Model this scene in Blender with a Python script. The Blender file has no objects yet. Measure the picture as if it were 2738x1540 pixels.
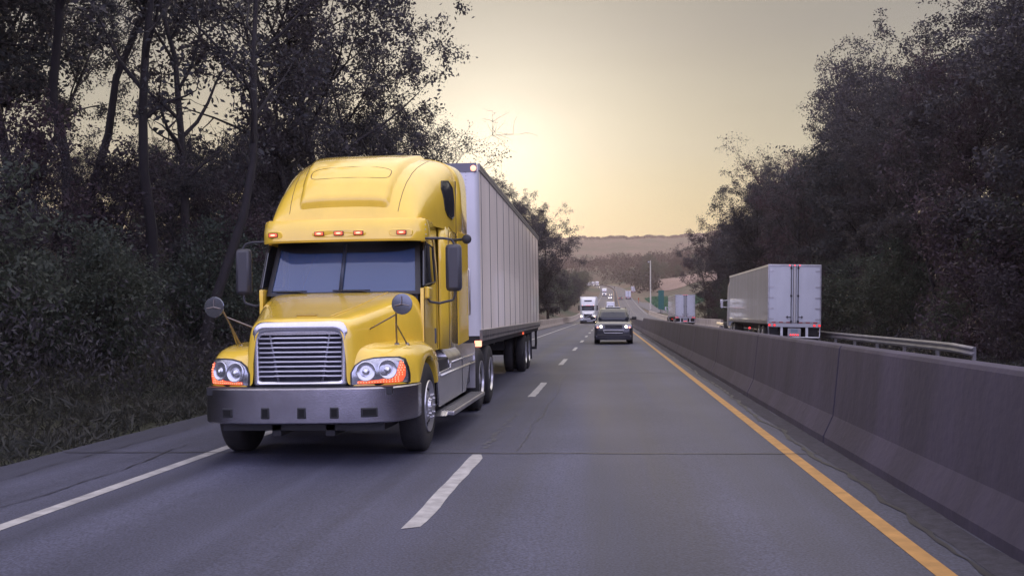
import bpy, bmesh, math, random
import numpy as np
from mathutils import Vector, Matrix
from mathutils.kdtree import KDTree
R = math.radians
sc = bpy.context.scene
COL = sc.collection

# ---------------------------------------------------------------- camera
cam = bpy.data.cameras.new('camera')
cam.sensor_width = 36.0
cam.lens = 34.66
cam.clip_start = 0.1
cam.clip_end = 20000
camo = bpy.data.objects.new('camera', cam)
camo.location = (0, 0, 1.6)
camo.rotation_euler = (R(90 + 1.43), 0, R(5.57))
COL.objects.link(camo)
sc.camera = camo

# ---------------------------------------------------------------- light
SUN_AZ, SUN_EL = R(-6.75), R(8.5)          # azimuth from +Y towards +X
sdir = Vector((math.sin(SUN_AZ) * math.cos(SUN_EL), math.cos(SUN_AZ) * math.cos(SUN_EL), math.sin(SUN_EL)))
sl = bpy.data.lights.new('sun', 'SUN')
sl.energy = 0.55
sl.angle = R(2.5)
sl.color = (1.0, 0.74, 0.46)
so = bpy.data.objects.new('sun', sl)
so.rotation_euler = (-sdir).to_track_quat('-Z', 'Y').to_euler()
so.location = (0, 0, 60)
COL.objects.link(so)
sc.view_settings.view_transform = 'Standard'
sc.view_settings.look = 'None'
sc.view_settings.exposure = 0.12
sc.view_settings.gamma = 1.0
sc.cycles.max_bounces = 6
sc.cycles.diffuse_bounces = 2
sc.cycles.glossy_bounces = 3
sc.cycles.transparent_max_bounces = 12
sc.cycles.volume_bounces = 0
sc.cycles.use_denoising = True
sc.cycles.sample_clamp_indirect = 4.0

w = bpy.data.worlds.new('World')
sc.world = w
w.use_nodes = True
nt = w.node_tree
nt.nodes.clear()
N = nt.nodes.new
L = nt.links.new
wout = N('ShaderNodeOutputWorld')
sky = N('ShaderNodeTexSky')
sky.sky_type = 'NISHITA'
sky.sun_disc = False
sky.sun_elevation = SUN_EL
sky.sun_rotation = SUN_AZ
sky.dust_density = 2.0
sky.air_density = 1.0
bg1 = N('ShaderNodeBackground')
bg1.inputs['Strength'].default_value = 0.008
L(sky.outputs[0], bg1.inputs['Color'])
tc = N('ShaderNodeTexCoord')
sep = N('ShaderNodeSeparateXYZ')
L(tc.outputs['Generated'], sep.inputs[0])
ramp = N('ShaderNodeValToRGB')
cr = ramp.color_ramp
stops = [(0.0, (.56, .45, .20)), (.09, (.48, .44, .215)), (.16, (.385, .385, .28)), (.27, (.26, .265, .235)), (.32, (.225, .23, .205)), (.40, (.75, .70, .62)), (.62, (1.5, 1.38, 1.25)), (1.0, (1.5, 1.42, 1.65))]
cr.elements[0].position = stops[0][0]; cr.elements[0].color = (*stops[0][1], 1)
cr.elements[1].position = 1.0; cr.elements[1].color = (*stops[-1][1], 1)
for p, c in stops[1:-1]:
    e = cr.elements.new(p); e.color = (*c, 1)
L(sep.outputs['Z'], ramp.inputs[0])
# evening sky opposite the sun: cool lavender
mr = N('ShaderNodeMapRange')
mr.interpolation_type = 'SMOOTHSTEP'
mr.inputs['From Min'].default_value = 0.55
mr.inputs['From Max'].default_value = -0.40
L(sep.outputs['Y'], mr.inputs['Value'])
ramp2 = N('ShaderNodeValToRGB')
c2 = ramp2.color_ramp
c2.elements[0].position = 0.0; c2.elements[0].color = (1.2, 1.12, 1.8, 1)
c2.elements[1].position = 1.0; c2.elements[1].color = (1.5, 1.42, 1.65, 1)
e = c2.elements.new(.25); e.color = (1.38, 1.36, 2.3, 1)
L(sep.outputs['Z'], ramp2.inputs[0])
mx = N('ShaderNodeMix'); mx.data_type = 'RGBA'
L(mr.outputs[0], mx.inputs[0]); L(ramp.outputs[0], mx.inputs[6]); L(ramp2.outputs[0], mx.inputs[7])
# glow round the hidden sun
dot = N('ShaderNodeVectorMath'); dot.operation = 'DOT_PRODUCT'
dot.inputs[1].default_value = sdir
L(tc.outputs['Generated'], dot.inputs[0])
mxm = N('ShaderNodeMath'); mxm.operation = 'MAXIMUM'; mxm.inputs[1].default_value = 0
L(dot.outputs['Value'], mxm.inputs[0])
pw0 = N('ShaderNodeMath'); pw0.operation = 'POWER'; pw0.inputs[1].default_value = 75
L(mxm.outputs[0], pw0.inputs[0])
pw1 = N('ShaderNodeMath'); pw1.operation = 'POWER'; pw1.inputs[1].default_value = 450
L(mxm.outputs[0], pw1.inputs[0])
pw = N('ShaderNodeMath'); pw.operation = 'MULTIPLY_ADD'; pw.inputs[1].default_value = 0.7
L(pw1.outputs[0], pw.inputs[0]); L(pw0.outputs[0], pw.inputs[2])
glow_clamp = 0
glow = N('ShaderNodeMix'); glow.data_type = 'RGBA'; glow.blend_type = 'ADD'; glow.clamp_result = False; glow.clamp_factor = False
glow.inputs[7].default_value = (.36, .37, .34, 1)
L(pw.outputs[0], glow.inputs[0]); L(mx.outputs[2], glow.inputs[6])
# faint streaks of high cloud
mpn = N('ShaderNodeMapping'); mpn.inputs['Scale'].default_value = (1.2, 1.2, 9)
mpn.inputs['Rotation'].default_value = (0, R(6), 0)
L(tc.outputs['Generated'], mpn.inputs[0])
nz = N('ShaderNodeTexNoise'); nz.inputs['Scale'].default_value = 2.2; nz.inputs['Detail'].default_value = 4
L(mpn.outputs[0], nz.inputs['Vector'])
mr2 = N('ShaderNodeMapRange'); mr2.inputs['From Min'].default_value = .35; mr2.inputs['From Max'].default_value = .7
mr2.inputs['To Min'].default_value = .965; mr2.inputs['To Max'].default_value = 1.045
L(nz.outputs[0], mr2.inputs['Value'])
vm = N('ShaderNodeVectorMath'); vm.operation = 'SCALE'
L(glow.outputs[2], vm.inputs[0]); L(mr2.outputs[0], vm.inputs['Scale'])
bg2 = N('ShaderNodeBackground')
bg2.inputs['Strength'].default_value = 1.0
L(vm.outputs[0], bg2.inputs['Color'])
add = N('ShaderNodeAddShader')
L(bg1.outputs[0], add.inputs[0]); L(bg2.outputs[0], add.inputs[1])
L(add.outputs[0], wout.inputs['Surface'])

# ---------------------------------------------------------------- materials
MATS = {}
def mat(name, col, rough=.5, metal=0., coat=0., emit=0., ecol=None, noise=None, bump=None, spec=None, alpha=1.0, trans=0.0):
    """noise=(scale, amount, (sx,sy,sz))  bump=(scale, strength)"""
    if name in MATS: return MATS[name]
    m = bpy.data.materials.new(name); m.use_nodes = True
    t = m.node_tree; b = t.nodes['Principled BSDF']
    b.inputs['Base Color'].default_value = (*col, 1)
    b.inputs['Roughness'].default_value = rough
    b.inputs['Metallic'].default_value = metal
    if coat: b.inputs['Coat Weight'].default_value = coat; b.inputs['Coat Roughness'].default_value = .04
    if spec is not None: b.inputs['Specular IOR Level'].default_value = spec
    if emit:
        b.inputs['Emission Color'].default_value = (*(ecol or col), 1)
        b.inputs['Emission Strength'].default_value = emit
    if alpha < 1: b.inputs['Alpha'].default_value = alpha
    if trans: b.inputs['Transmission Weight'].default_value = trans
    if noise or bump:
        tcn = t.nodes.new('ShaderNodeTexCoord'); mp = t.nodes.new('ShaderNodeMapping')
        t.links.new(tcn.outputs['Object'], mp.inputs[0])
    if noise:
        if len(noise) > 2: mp.inputs['Scale'].default_value = noise[2]
        n = t.nodes.new('ShaderNodeTexNoise'); n.inputs['Scale'].default_value = noise[0]; n.inputs['Detail'].default_value = 6; n.inputs['Roughness'].default_value = .6
        t.links.new(mp.outputs[0], n.inputs['Vector'])
        r = t.nodes.new('ShaderNodeMapRange'); r.inputs['From Min'].default_value = .3; r.inputs['From Max'].default_value = .7
        r.inputs['To Min'].default_value = 1 - noise[1]; r.inputs['To Max'].default_value = 1 + noise[1]
        t.links.new(n.outputs[0], r.inputs['Value'])
        v = t.nodes.new('ShaderNodeVectorMath'); v.operation = 'SCALE'; v.inputs[0].default_value = col
        t.links.new(r.outputs[0], v.inputs['Scale']); t.links.new(v.outputs[0], b.inputs['Base Color'])
    if bump:
        n2 = t.nodes.new('ShaderNodeTexNoise'); n2.inputs['Scale'].default_value = bump[0]; n2.inputs['Detail'].default_value = 4
        t.links.new(tcn.outputs['Object'], n2.inputs['Vector'])
        bp = t.nodes.new('ShaderNodeBump'); bp.inputs['Strength'].default_value = bump[1]; bp.inputs['Distance'].default_value = .02
        t.links.new(n2.outputs[0], bp.inputs['Height']); t.links.new(bp.outputs[0], b.inputs['Normal'])
    MATS[name] = m
    return m

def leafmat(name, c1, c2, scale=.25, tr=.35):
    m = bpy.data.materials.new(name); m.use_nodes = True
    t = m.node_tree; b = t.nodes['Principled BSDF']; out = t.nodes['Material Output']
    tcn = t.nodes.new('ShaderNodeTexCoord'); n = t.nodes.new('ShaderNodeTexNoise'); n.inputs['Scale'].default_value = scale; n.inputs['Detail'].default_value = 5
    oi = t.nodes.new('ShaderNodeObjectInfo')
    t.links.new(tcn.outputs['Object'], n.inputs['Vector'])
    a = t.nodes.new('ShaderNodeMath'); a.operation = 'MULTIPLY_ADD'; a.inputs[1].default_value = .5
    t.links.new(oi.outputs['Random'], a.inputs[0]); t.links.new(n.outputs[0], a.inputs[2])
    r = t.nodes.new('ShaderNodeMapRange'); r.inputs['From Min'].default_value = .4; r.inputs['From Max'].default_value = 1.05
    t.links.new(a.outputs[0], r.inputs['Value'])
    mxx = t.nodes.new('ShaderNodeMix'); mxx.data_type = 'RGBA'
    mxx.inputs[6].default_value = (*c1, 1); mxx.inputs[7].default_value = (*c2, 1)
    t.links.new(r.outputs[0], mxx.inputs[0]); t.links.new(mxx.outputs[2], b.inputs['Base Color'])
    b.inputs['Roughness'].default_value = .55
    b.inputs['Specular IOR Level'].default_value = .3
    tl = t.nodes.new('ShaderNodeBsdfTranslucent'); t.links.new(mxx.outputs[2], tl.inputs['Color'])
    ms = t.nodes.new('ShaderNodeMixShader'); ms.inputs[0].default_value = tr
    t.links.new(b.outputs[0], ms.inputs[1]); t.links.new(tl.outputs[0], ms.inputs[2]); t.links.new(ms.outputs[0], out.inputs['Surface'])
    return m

M_YEL = mat('yellow_paint', (.88, .595, .06), .25, coat=1.0, noise=(2.2, .08, (1, 1, .45)))
M_CHR = mat('chrome', (.66, .66, .70), .20, metal=.85, noise=(3, .12))
M_BUMP = mat('brushed_steel', (.42, .41, .45), .27, metal=1.0, noise=(2.2, .16), bump=(60, .06))
M_BLK = mat('black_plastic', (.018, .018, .02), .45)
M_DRK = mat('dark_frame', (.025, .024, .026), .6, noise=(5, .3))
M_RUB = mat('tyre_rubber', (.022, .021, .022), .75, noise=(9, .25), bump=(40, .3))
M_RIM = mat('wheel_metal', (.62, .62, .64), .3, metal=.85, noise=(6, .15))
M_WHT = mat('white_paint', (.72, .73, .74), .35, coat=.3, noise=(.9, .07))
M_TRL = mat('trailer_panel', (.95, .86, .74), .26, metal=0, coat=.45, noise=(.9, .09, (1, 1, .3)), bump=(1.1, .03))
M_TRLF = mat('trailer_front', (.66, .66, .68), .4, metal=.2, noise=(1.2, .1, (1, 1, .3)))
M_ALU = mat('aluminium', (.55, .54, .54), .3, metal=.9, noise=(4, .2))
M_GRY = mat('grey_plastic', (.10, .10, .11), .5)
M_MIR = mat('mirror_housing', (.045, .045, .052), .4)
M_AMB = mat('amber_lamp', (.8, .09, .03), .3, emit=.75, ecol=(1.0, .15, .06))
M_AMBH = mat('amber_lamp_core', (1, .4, .25), .3, emit=2.2, ecol=(1.0, .34, .20))
M_RED = mat('red_lamp', (.7, .02, .02), .3, emit=1.6, ecol=(1.0, .05, .06))
M_REDO = mat('red_lens', (.45, .03, .03), .25)
M_HEAD = mat('headlight_glow', (1, .95, .8), .3, emit=9, ecol=(1.0, .86, .6))
M_LENS = mat('lamp_glass', (.56, .57, .60), .22, metal=.8)
M_LHOUS = mat('lamp_housing', (.42, .43, .47), .18, metal=.75, noise=(14, .3))
M_GLS = mat('tinted_glass', (.020, .024, .032), .05, coat=1.0, spec=.8)
M_WSH = mat('windscreen_glass', (.045, .085, .19), .08, coat=.6, spec=.6, alpha=.82)  # blue diffuse base stands in for the bluish sky mirrored in the glass
M_DGLS = mat('dark_windscreen', (.020, .024, .036), .08, spec=.5)
M_SUV = mat('dark_grey_paint', (.035, .036, .042), .3, coat=1.0)
M_CLOTH = mat('seat_cloth', (.16, .16, .18), .8)
M_GRN = mat('green_sign', (.008, .10, .085), .5, noise=(1, .1))
M_STEEL = mat('galvanised_steel', (.26, .25, .25), .45, metal=.6, noise=(2, .2), bump=(8, .1))
M_LINE = mat('white_marking', (.36, .35, .33), .7, noise=(6, .30))
M_YLINE = mat('yellow_marking', (.40, .21, .055), .7, noise=(6, .22))
M_TAR = mat('tar_seal', (.018, .017, .02), .5, noise=(5, .3))

# ---------------------------------------------------------------- mesh helpers
class MB:
    def __init__(s): s.bm = bmesh.new()
    def box(s, x0, x1, y0, y1, z0, z1):
        v = [s.bm.verts.new(p) for p in ((x0,y0,z0),(x1,y0,z0),(x1,y1,z0),(x0,y1,z0),(x0,y0,z1),(x1,y0,z1),(x1,y1,z1),(x0,y1,z1))]
        for f in ((0,1,2,3),(4,5,6,7),(0,1,5,4),(1,2,6,5),(2,3,7,6),(3,0,4,7)): s.bm.faces.new([v[i] for i in f])
        return s
    def grid(s, P, closeu=False, closev=False):
        V = [[s.bm.verts.new(p) for p in row] for row in P]
        nu, nv = len(V), len(V[0])
        for i in range(nu if closeu else nu - 1):
            for j in range(nv if closev else nv - 1):
                q = (V[i][j], V[(i+1) % nu][j], V[(i+1) % nu][(j+1) % nv], V[i][(j+1) % nv])
                try: s.bm.faces.new(q)
                except ValueError: pass
        return V
    def face(s, pts):
        s.bm.faces.new([s.bm.verts.new(p) for p in pts]); return s
    def prism(s, pts, axis, a, b):
        """polygon in the plane normal to axis, extruded a..b. pts are the 2 other coords in xyz order"""
        def mk(p, t):
            return {'x': (t, p[0], p[1]), 'y': (p[0], t, p[1]), 'z': (p[0], p[1], t)}[axis]
        A = [s.bm.verts.new(mk(p, a)) for p in pts]; B = [s.bm.verts.new(mk(p, b)) for p in pts]
        n = len(pts)
        s.bm.faces.new(A); s.bm.faces.new(B)
        for i in range(n): s.bm.faces.new((A[i], A[(i+1) % n], B[(i+1) % n], B[i]))
        return s
    def tube(s, pts, r, n=10, cap=True):
        pts = [Vector(p) for p in pts]; rs = r if isinstance(r, (list, tuple)) else [r] * len(pts)
        rings = []; prev = None
        for i, p in enumerate(pts):
            d = (pts[min(i+1, len(pts)-1)] - pts[max(i-1, 0)]).normalized()
            if prev is None:
                a = Vector((0, 0, 1)) if abs(d.z) < .9 else Vector((1, 0, 0))
                u = d.cross(a).normalized()
            else: u = (prev - d * prev.dot(d)).normalized()
            prev = u; v = d.cross(u)
            rings.append([p + (u * math.cos(2*math.pi*k/n) + v * math.sin(2*math.pi*k/n)) * rs[i] for k in range(n)])
        V = s.grid(rings, closev=True)
        if cap: s.bm.faces.new(V[0]); s.bm.faces.new(V[-1])
        return s
    def lathe(s, prof, c, axis='x', n=32):
        """prof: (axial, radius)"""
        rows = []
        for a, r in prof:
            ring = []
            for k in range(n):
                t = 2*math.pi*k/n; cs, sn = r*math.cos(t), r*math.sin(t)
                ring.append({'x': (c[0]+a, c[1]+cs, c[2]+sn), 'y': (c[0]+cs, c[1]+a, c[2]+sn), 'z': (c[0]+cs, c[1]+sn, c[2]+a)}[axis])
            rows.append(ring)
        V = s.grid(rows, closev=True)
        if prof[0][1] > 1e-4: s.bm.faces.new(V[0])
        if prof[-1][1] > 1e-4: s.bm.faces.new(V[-1])
        return s
    def ell(s, c, r, n=12):
        m = Matrix.Translation(c) @ Matrix.Diagonal((*r, 1))
        bmesh.ops.create_uvsphere(s.bm, u_segments=n*2, v_segments=n, radius=1, matrix=m); return s
    def xf(s, M):
        bmesh.ops.transform(s.bm, matrix=M, verts=s.bm.verts); return s
    def build(s, name, m, parent=None, smooth=True, bevel=0, sub=0, solid=0, angle=35, loc=None, weld=True):
        if weld: bmesh.ops.remove_doubles(s.bm, verts=s.bm.verts, dist=1e-5)
        bmesh.ops.recalc_face_normals(s.bm, faces=s.bm.faces)
        me = bpy.data.meshes.new(name); s.bm.to_mesh(me); s.bm.free()
        for mm in (m if isinstance(m, (list, tuple)) else [m]): me.materials.append(mm)
        if smooth:
            me.shade_smooth()
            if not sub: me.set_sharp_from_angle(angle=R(angle))
        o = bpy.data.objects.new(name, me); COL.objects.link(o)
        if parent: o.parent = parent
        if loc: o.location = loc
        if solid:
            md = o.modifiers.new('solid', 'SOLIDIFY'); md.thickness = solid; md.offset = -1
        if sub:
            md = o.modifiers.new('sub', 'SUBSURF'); md.levels = sub; md.render_levels = sub
        if bevel:
            md = o.modifiers.new('bevel', 'BEVEL'); md.width = bevel; md.segments = 2; md.limit_method = 'ANGLE'; md.angle_limit = R(40)
        return o

def tag(o, label=None, cat=None, group=None, kind=None):
    if label: o['label'] = label
    if cat: o['category'] = cat
    if group: o['group'] = group
    if kind: o['kind'] = kind
    return o
def thing(name, label, cat, loc=(0, 0, 0), rot=(0, 0, 0), group=None):
    o = bpy.data.objects.new(name, None); COL.objects.link(o)
    o.empty_display_size = .3
    o.location = loc; o.rotation_euler = rot
    return tag(o, label, cat, group)
def copy_tree(o, parent=None):
    c = o.copy(); COL.objects.link(c)
    if parent: c.parent = parent
    for ch in list(o.children): copy_tree(ch, c)
    return c
def lerp(a, b, t): return a + (b - a) * t
def lerp_tab(tab, t):
    return float(np.interp(t, [a for a, b in tab], [b for a, b in tab]))

# ---------------------------------------------------------------- lie of the land
ZT = [(-300, 0), (200, 0), (300, 1.5), (380, 4.2), (463, 7.3), (495, 8.5), (570, 11.2), (680, 16.5), (750, 20), (810, 23.0), (850, 24.6), (915, 26), (1000, 27.2), (1200, 29), (4000, 29)]
XT = [(-300, 0), (300, 0), (463, .5), (570, 1.2), (680, 1.5), (750, -.5), (810, -4.7), (850, -7.7), (915, -14), (1000, -27), (1100, -50), (1300, -120), (4000, -400)]
_ys = np.arange(-300, 4001, 5.0)
def _sm(tab, k=9):
    v = np.interp(_ys, [a for a, b in tab], [b for a, b in tab]); kk = np.ones(k) / k
    v2 = np.convolve(np.pad(v, k // 2, mode='edge'), kk, mode='valid'); return v2
_zs, _xs = _sm(ZT), _sm(XT)
def zc(y): return np.interp(y, _ys, _zs)
def xc(y): return np.interp(y, _ys, _xs)
def crossfall(u):
    u = np.asarray(u, float)
    return np.where(u < 2.9, .012 * np.clip(u, -8, 3), .036 - .015 * (np.clip(u, 2.9, 14) - 2.9))
def road_z(u, y): return zc(y) + crossfall(u)
def sst(a, b, x):
    t = np.clip((x - a) / (b - a), 0, 1); return t * t * (3 - 2 * t)
def wob(x, y):
    return (np.sin(x * .11 + 1.3) * np.cos(y * .07 + .4) + .5 * np.sin(x * .31 + y * .23) + .35 * np.sin(x * .05 - y * .043 + 2))
def ground_z(x, y):
    x = np.asarray(x, float); y = np.asarray(y, float)
    u = x - xc(y)
    z = zc(y) + crossfall(u) - .06
    # left bank
    lb = sst(-8.2, -22, u) * 5.0 + sst(-22, -80, u) * 6 * (1 - .8 * sst(500, 900, y))
    far_l = 1 - sst(260, 420, y) * .55
    z = z + lb * far_l
    # right bank; a ramp and a grassy hollow open up beyond 230 m
    op = sst(190, 300, y) * (1 - sst(640, 800, y))
    rb = sst(12.6, 30, u) * 9 + sst(30, 90, u) * 12
    rb2 = sst(13, 22, u) * .8 + sst(34, 60, u) * 6 + sst(60, 160, u) * 12
    z = z + (rb * (1 - op) + rb2 * op) * (1 - sst(640, 900, y) * (1 - op) * .85)
    rough = np.clip(np.maximum(-8 - u, u - 13) / 10, 0, 1)
    z = z + wob(x, y) * .45 * rough
    # wooded hillside behind the bend
    hill = sst(850, 1350, y + 1.2 * np.maximum(0, u) ) * 27 * sst(8, 60, np.abs(u) + sst(950, 1200, y) * 60)
    hill = hill + sst(500, 1100, y) * sst(60, 300, u) * 9
    z = z + hill + wob(x * .2, y * .2) * 2.2 * sst(700, 1200, y) * sst(10, 60, np.abs(u))
    # falls away, then the long ridge
    z = z - sst(1450, 1750, y) * 30
    ridge = 186 + 10 * np.sin(x * .0021 + 1.0) + 26 * sst(150, 420, x) - 18 * sst(-200, -700, x) + 1.6 * np.sin(x * .07) + 1.2 * np.sin(x * .19 + 1)
    z = z + sst(1750, 2620, y) * (ridge - z) - sst(2620, 3100, y) * 120
    return z
# ---------------------------------------------------------------- ground, roads
def build_ground():
    ys = np.unique(np.concatenate([np.arange(-60, 130, 2.5), np.arange(130, 420, 6), np.arange(420, 1000, 10), np.arange(1000, 3150, 30)]))
    us = np.unique(np.concatenate([np.arange(-40, 50, 1.0), np.array([-6.7, -6.9, 11.9, 12.1]), np.arange(50, 160, 6), -np.arange(40, 160, 6), np.arange(160, 1700, 45), -np.arange(160, 1700, 45)]))
    U, Y = np.meshgrid(us, ys); X = U + xc(Y); Z = ground_z(X, Y)
    nu, ny = len(us), len(ys)
    me = bpy.data.meshes.new('ground')
    co = np.stack([X, Y, Z], -1).reshape(-1, 3)
    ii = (np.arange(ny - 1)[:, None] * nu + np.arange(nu - 1)[None, :]).reshape(-1)
    F = np.stack([ii, ii + 1, ii + nu + 1, ii + nu], -1)
    me.from_pydata(co.tolist(), [], F.tolist()); me.shade_smooth()
    m = bpy.data.materials.new('ground_soil'); m.use_nodes = True; t = m.node_tree; b = t.nodes['Principled BSDF']
    tcn = t.nodes.new('ShaderNodeTexCoord')
    n = t.nodes.new('ShaderNodeTexNoise'); n.inputs['Scale'].default_value = .02; n.inputs['Detail'].default_value = 8
    n2 = t.nodes.new('ShaderNodeTexNoise'); n2.inputs['Scale'].default_value = 1.5; n2.inputs['Detail'].default_value = 8
    t.links.new(tcn.outputs['Object'], n.inputs['Vector']); t.links.new(tcn.outputs['Object'], n2.inputs['Vector'])
    r = t.nodes.new('ShaderNodeValToRGB'); e = r.color_ramp.elements
    e[0].position = .36; e[0].color = (.028, .045, .022, 1); e[1].position = .68; e[1].color = (.13, .08, .06, 1)
    t.links.new(n.outputs[0], r.inputs[0])
    mm = t.nodes.new('ShaderNodeMix'); mm.data_type = 'RGBA'; mm.blend_type = 'MULTIPLY'; mm.inputs[0].default_value = .8
    r2 = t.nodes.new('ShaderNodeMapRange'); r2.inputs['To Min'].default_value = .4; r2.inputs['To Max'].default_value = 1.5
    t.links.new(n2.outputs[0], r2.inputs['Value']); t.links.new(r.outputs[0], mm.inputs[6]); t.links.new(r2.outputs[0], mm.inputs[7])
    t.links.new(mm.outputs[2], b.inputs['Base Color']); b.inputs['Roughness'].default_value = .9
    bp = t.nodes.new('ShaderNodeBump'); bp.inputs['Strength'].default_value = .6; bp.inputs['Distance'].default_value = .15
    t.links.new(n2.outputs[0], bp.inputs['Height']); t.links.new(bp.outputs[0], b.inputs['Normal'])
    me.materials.append(m)
    o = bpy.data.objects.new('ground', me); COL.objects.link(o); tag(o, kind='structure')
build_ground()

def asphalt():
    m = bpy.data.materials.new('asphalt'); m.use_nodes = True; t = m.node_tree; b = t.nodes['Principled BSDF']
    N = t.nodes.new; Lk = t.links.new
    tcn = N('ShaderNodeTexCoord')
    # streaks that run along the lanes (wheel paths and oil)
    mp = N('ShaderNodeMapping'); mp.inputs['Scale'].default_value = (1.6, .035, 1)
    Lk(tcn.outputs['Object'], mp.inputs[0])
    a = N('ShaderNodeTexNoise'); a.inputs['Scale'].default_value = 1.0; a.inputs['Detail'].default_value = 6; a.inputs['Roughness'].default_value = .55
    Lk(mp.outputs[0], a.inputs['Vector'])
    g = N('ShaderNodeTexNoise'); g.inputs['Scale'].default_value = 55; g.inputs['Detail'].default_value = 3
    Lk(tcn.outputs['Object'], g.inputs['Vector'])
    p = N('ShaderNodeTexNoise'); p.inputs['Scale'].default_value = .35; p.inputs['Detail'].default_value = 7
    Lk(tcn.outputs['Object'], p.inputs['Vector'])
    # wheel paths
    sx = N('ShaderNodeSeparateXYZ'); Lk(tcn.outputs['Object'], sx.inputs[0])
    wv = N('ShaderNodeMath'); wv.operation = 'MULTIPLY_ADD'; wv.inputs[1].default_value = 2 * math.pi / 1.75; wv.inputs[2].default_value = 1.3
    Lk(sx.outputs['X'], wv.inputs[0])
    cs = N('ShaderNodeMath'); cs.operation = 'COSINE'; Lk(wv.outputs[0], cs.inputs[0])
    def rng(src, lo, hi, f0=.3, f1=.7):
        r = N('ShaderNodeMapRange'); r.inputs['From Min'].default_value = f0; r.inputs['From Max'].default_value = f1
        r.inputs['To Min'].default_value = lo; r.inputs['To Max'].default_value = hi; Lk(src, r.inputs['Value']); return r.outputs[0]
    def mul(x, y):
        q = N('ShaderNodeMath'); q.operation = 'MULTIPLY'; Lk(x, q.inputs[0]); Lk(y, q.inputs[1]); return q.outputs[0]
    f = mul(mul(rng(a.outputs[0], .62, 1.36), rng(g.outputs[0], .55, 1.5)), mul(rng(p.outputs[0], .82, 1.18), rng(cs.outputs[0], .90, 1.09, -1, 1)))
    v = N('ShaderNodeVectorMath'); v.operation = 'SCALE'; v.inputs[0].default_value = (.050, .052, .078)
    Lk(f, v.inputs['Scale']); Lk(v.outputs[0], b.inputs['Base Color'])
    Lk(rng(a.outputs[0], .58, .74), b.inputs['Roughness'])
    b.inputs['Specular IOR Level'].default_value = .45
    bp = N('ShaderNodeBump'); bp.inputs['Strength'].default_value = .5; bp.inputs['Distance'].default_value = .006
    Lk(g.outputs[0], bp.inputs['Height']); Lk(bp.outputs[0], b.inputs['Normal'])
    return m
M_ASP = asphalt()

def ribbon(name, us, y0, y1, dz, m, step=None, kind='structure', jag=0):
    """strip that follows the road: us = offsets from the road line"""
    ys = []
    y = y0
    while y < y1 - 1e-6:
        ys.append(y); y += step or (2.0 if y < 60 else 6.0 if y < 300 else 12.0)
    ys.append(y1)
    mb = MB()
    rows = []
    for i, y in enumerate(ys):
        rows.append([(u + float(xc(y)) + (random.uniform(-jag, jag) if jag else 0), y, float(road_z(u, y)) + dz) for u in us])
    mb.grid(rows)
    o = mb.build(name, m, smooth=False); return tag(o, kind=kind)
RU = [-6.6, -4, -1.5, 1, 2.9, 3.0, 5, 8, 11.7]
ribbon('road', RU, -40, 1300, 0, M_ASP)
random.seed(5)
ribbon('edge_line', [-4.74, -4.60], -20, 1250, .004, M_LINE)
ribbon('edge_line', [1.95, 2.08], -20, 1250, .004, M_YLINE)
ribbon('edge_line', [3.95, 4.08], -20, 1250, .004, M_YLINE)
ribbon('edge_line', [11.0, 11.13], -20, 1250, .004, M_LINE)
def dash(u, y, ln, w=.15):
    """worn dash with a ragged end"""
    mb = MB(); n = 14; L0, R0 = [], []
    for i in range(n + 1):
        t = i / n; yy = y + ln * t
        L0.append((u - w/2 + random.uniform(-.006, .006) + float(xc(yy)), yy, float(road_z(u, yy)) + .0045))
        R0.append((u + w/2 + random.uniform(-.012, .006) - (random.uniform(0, .05) if i in (0, n) else 0) + float(xc(yy)), yy - (.22 * w/.15 * (i == 0) * -.4), float(road_z(u, yy)) + .0045))
    mb.grid([L0, R0]); o = mb.build('lane_dash', M_LINE, smooth=False); tag(o, kind='structure')
for k in range(-1, 62):
    y = 7.3 + 11.6 * k
    dash(-1.47, y, 3.9, .15 if k < 4 else .17)
    if k > 5: dash(7.6, y + 2, 3.9, .17)
# transverse tar joints and a long crack
def joint(y, u0, u1, w, seed):
    random.seed(seed); mb = MB(); a, b = [], []
    u = u0
    yy = y
    while u < u1:
        yy += random.uniform(-.012, .012) + (y - yy) * .15
        a.append((u, yy - w * random.uniform(.35, .8), float(road_z(u, yy)) + .0065)); b.append((u, yy + w * random.uniform(.35, .8), float(road_z(u, yy)) + .0065)); u += .09
    mb.grid([a, b]); tag(mb.build('road_joint', M_TAR, smooth=False), kind='structure')
joint(11.3, -6.5, 2.35, .028, 3)
joint(26.2, -6.5, 2.35, .05, 4); joint(41.5, -6.5, 2.35, .05, 6); joint(57, -6.5, 2.35, .05, 8)
def long_crack(u, y0, y1, seed, w=.012):
    random.seed(seed); mb = MB(); a, b = [], []; y = y0; uu = u
    while y < y1:
        uu += random.uniform(-.03, .03) + (u - uu) * .1; ww = w * random.uniform(.2, 1.2)
        a.append((uu - ww, y, float(road_z(uu, y)) + .007)); b.append((uu + ww, y, float(road_z(uu, y)) + .007)); y += .16
    mb.grid([a, b]); tag(mb.build('road_crack', M_TAR, smooth=False), kind='structure')
long_crack(-1.05, 11.5, 30, 1, .006); long_crack(-5.2, 3, 12, 2, .009); long_crack(2.3, 4, 40, 7, .03); long_crack(-6.0, 6, 14, 9, .008)
# pale worn paint patch beyond the first dash
mb = MB()
random.seed(12)
for k in range(26):
    yy = 11.7 + k * .16; uu = -1.46 + random.uniform(-.05, .05); q = random.uniform(.01, .045)
    z = float(road_z(uu, yy)) + .0048
    mb.face([(uu - q, yy, z), (uu + q, yy + .02, z), (uu + q * .8, yy + .14, z), (uu - q * .7, yy + .12, z)])
tag(mb.build('worn_marking', mat('worn_paint', (.11, .108, .112), .8, noise=(12, .3)), smooth=False), kind='structure')
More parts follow.
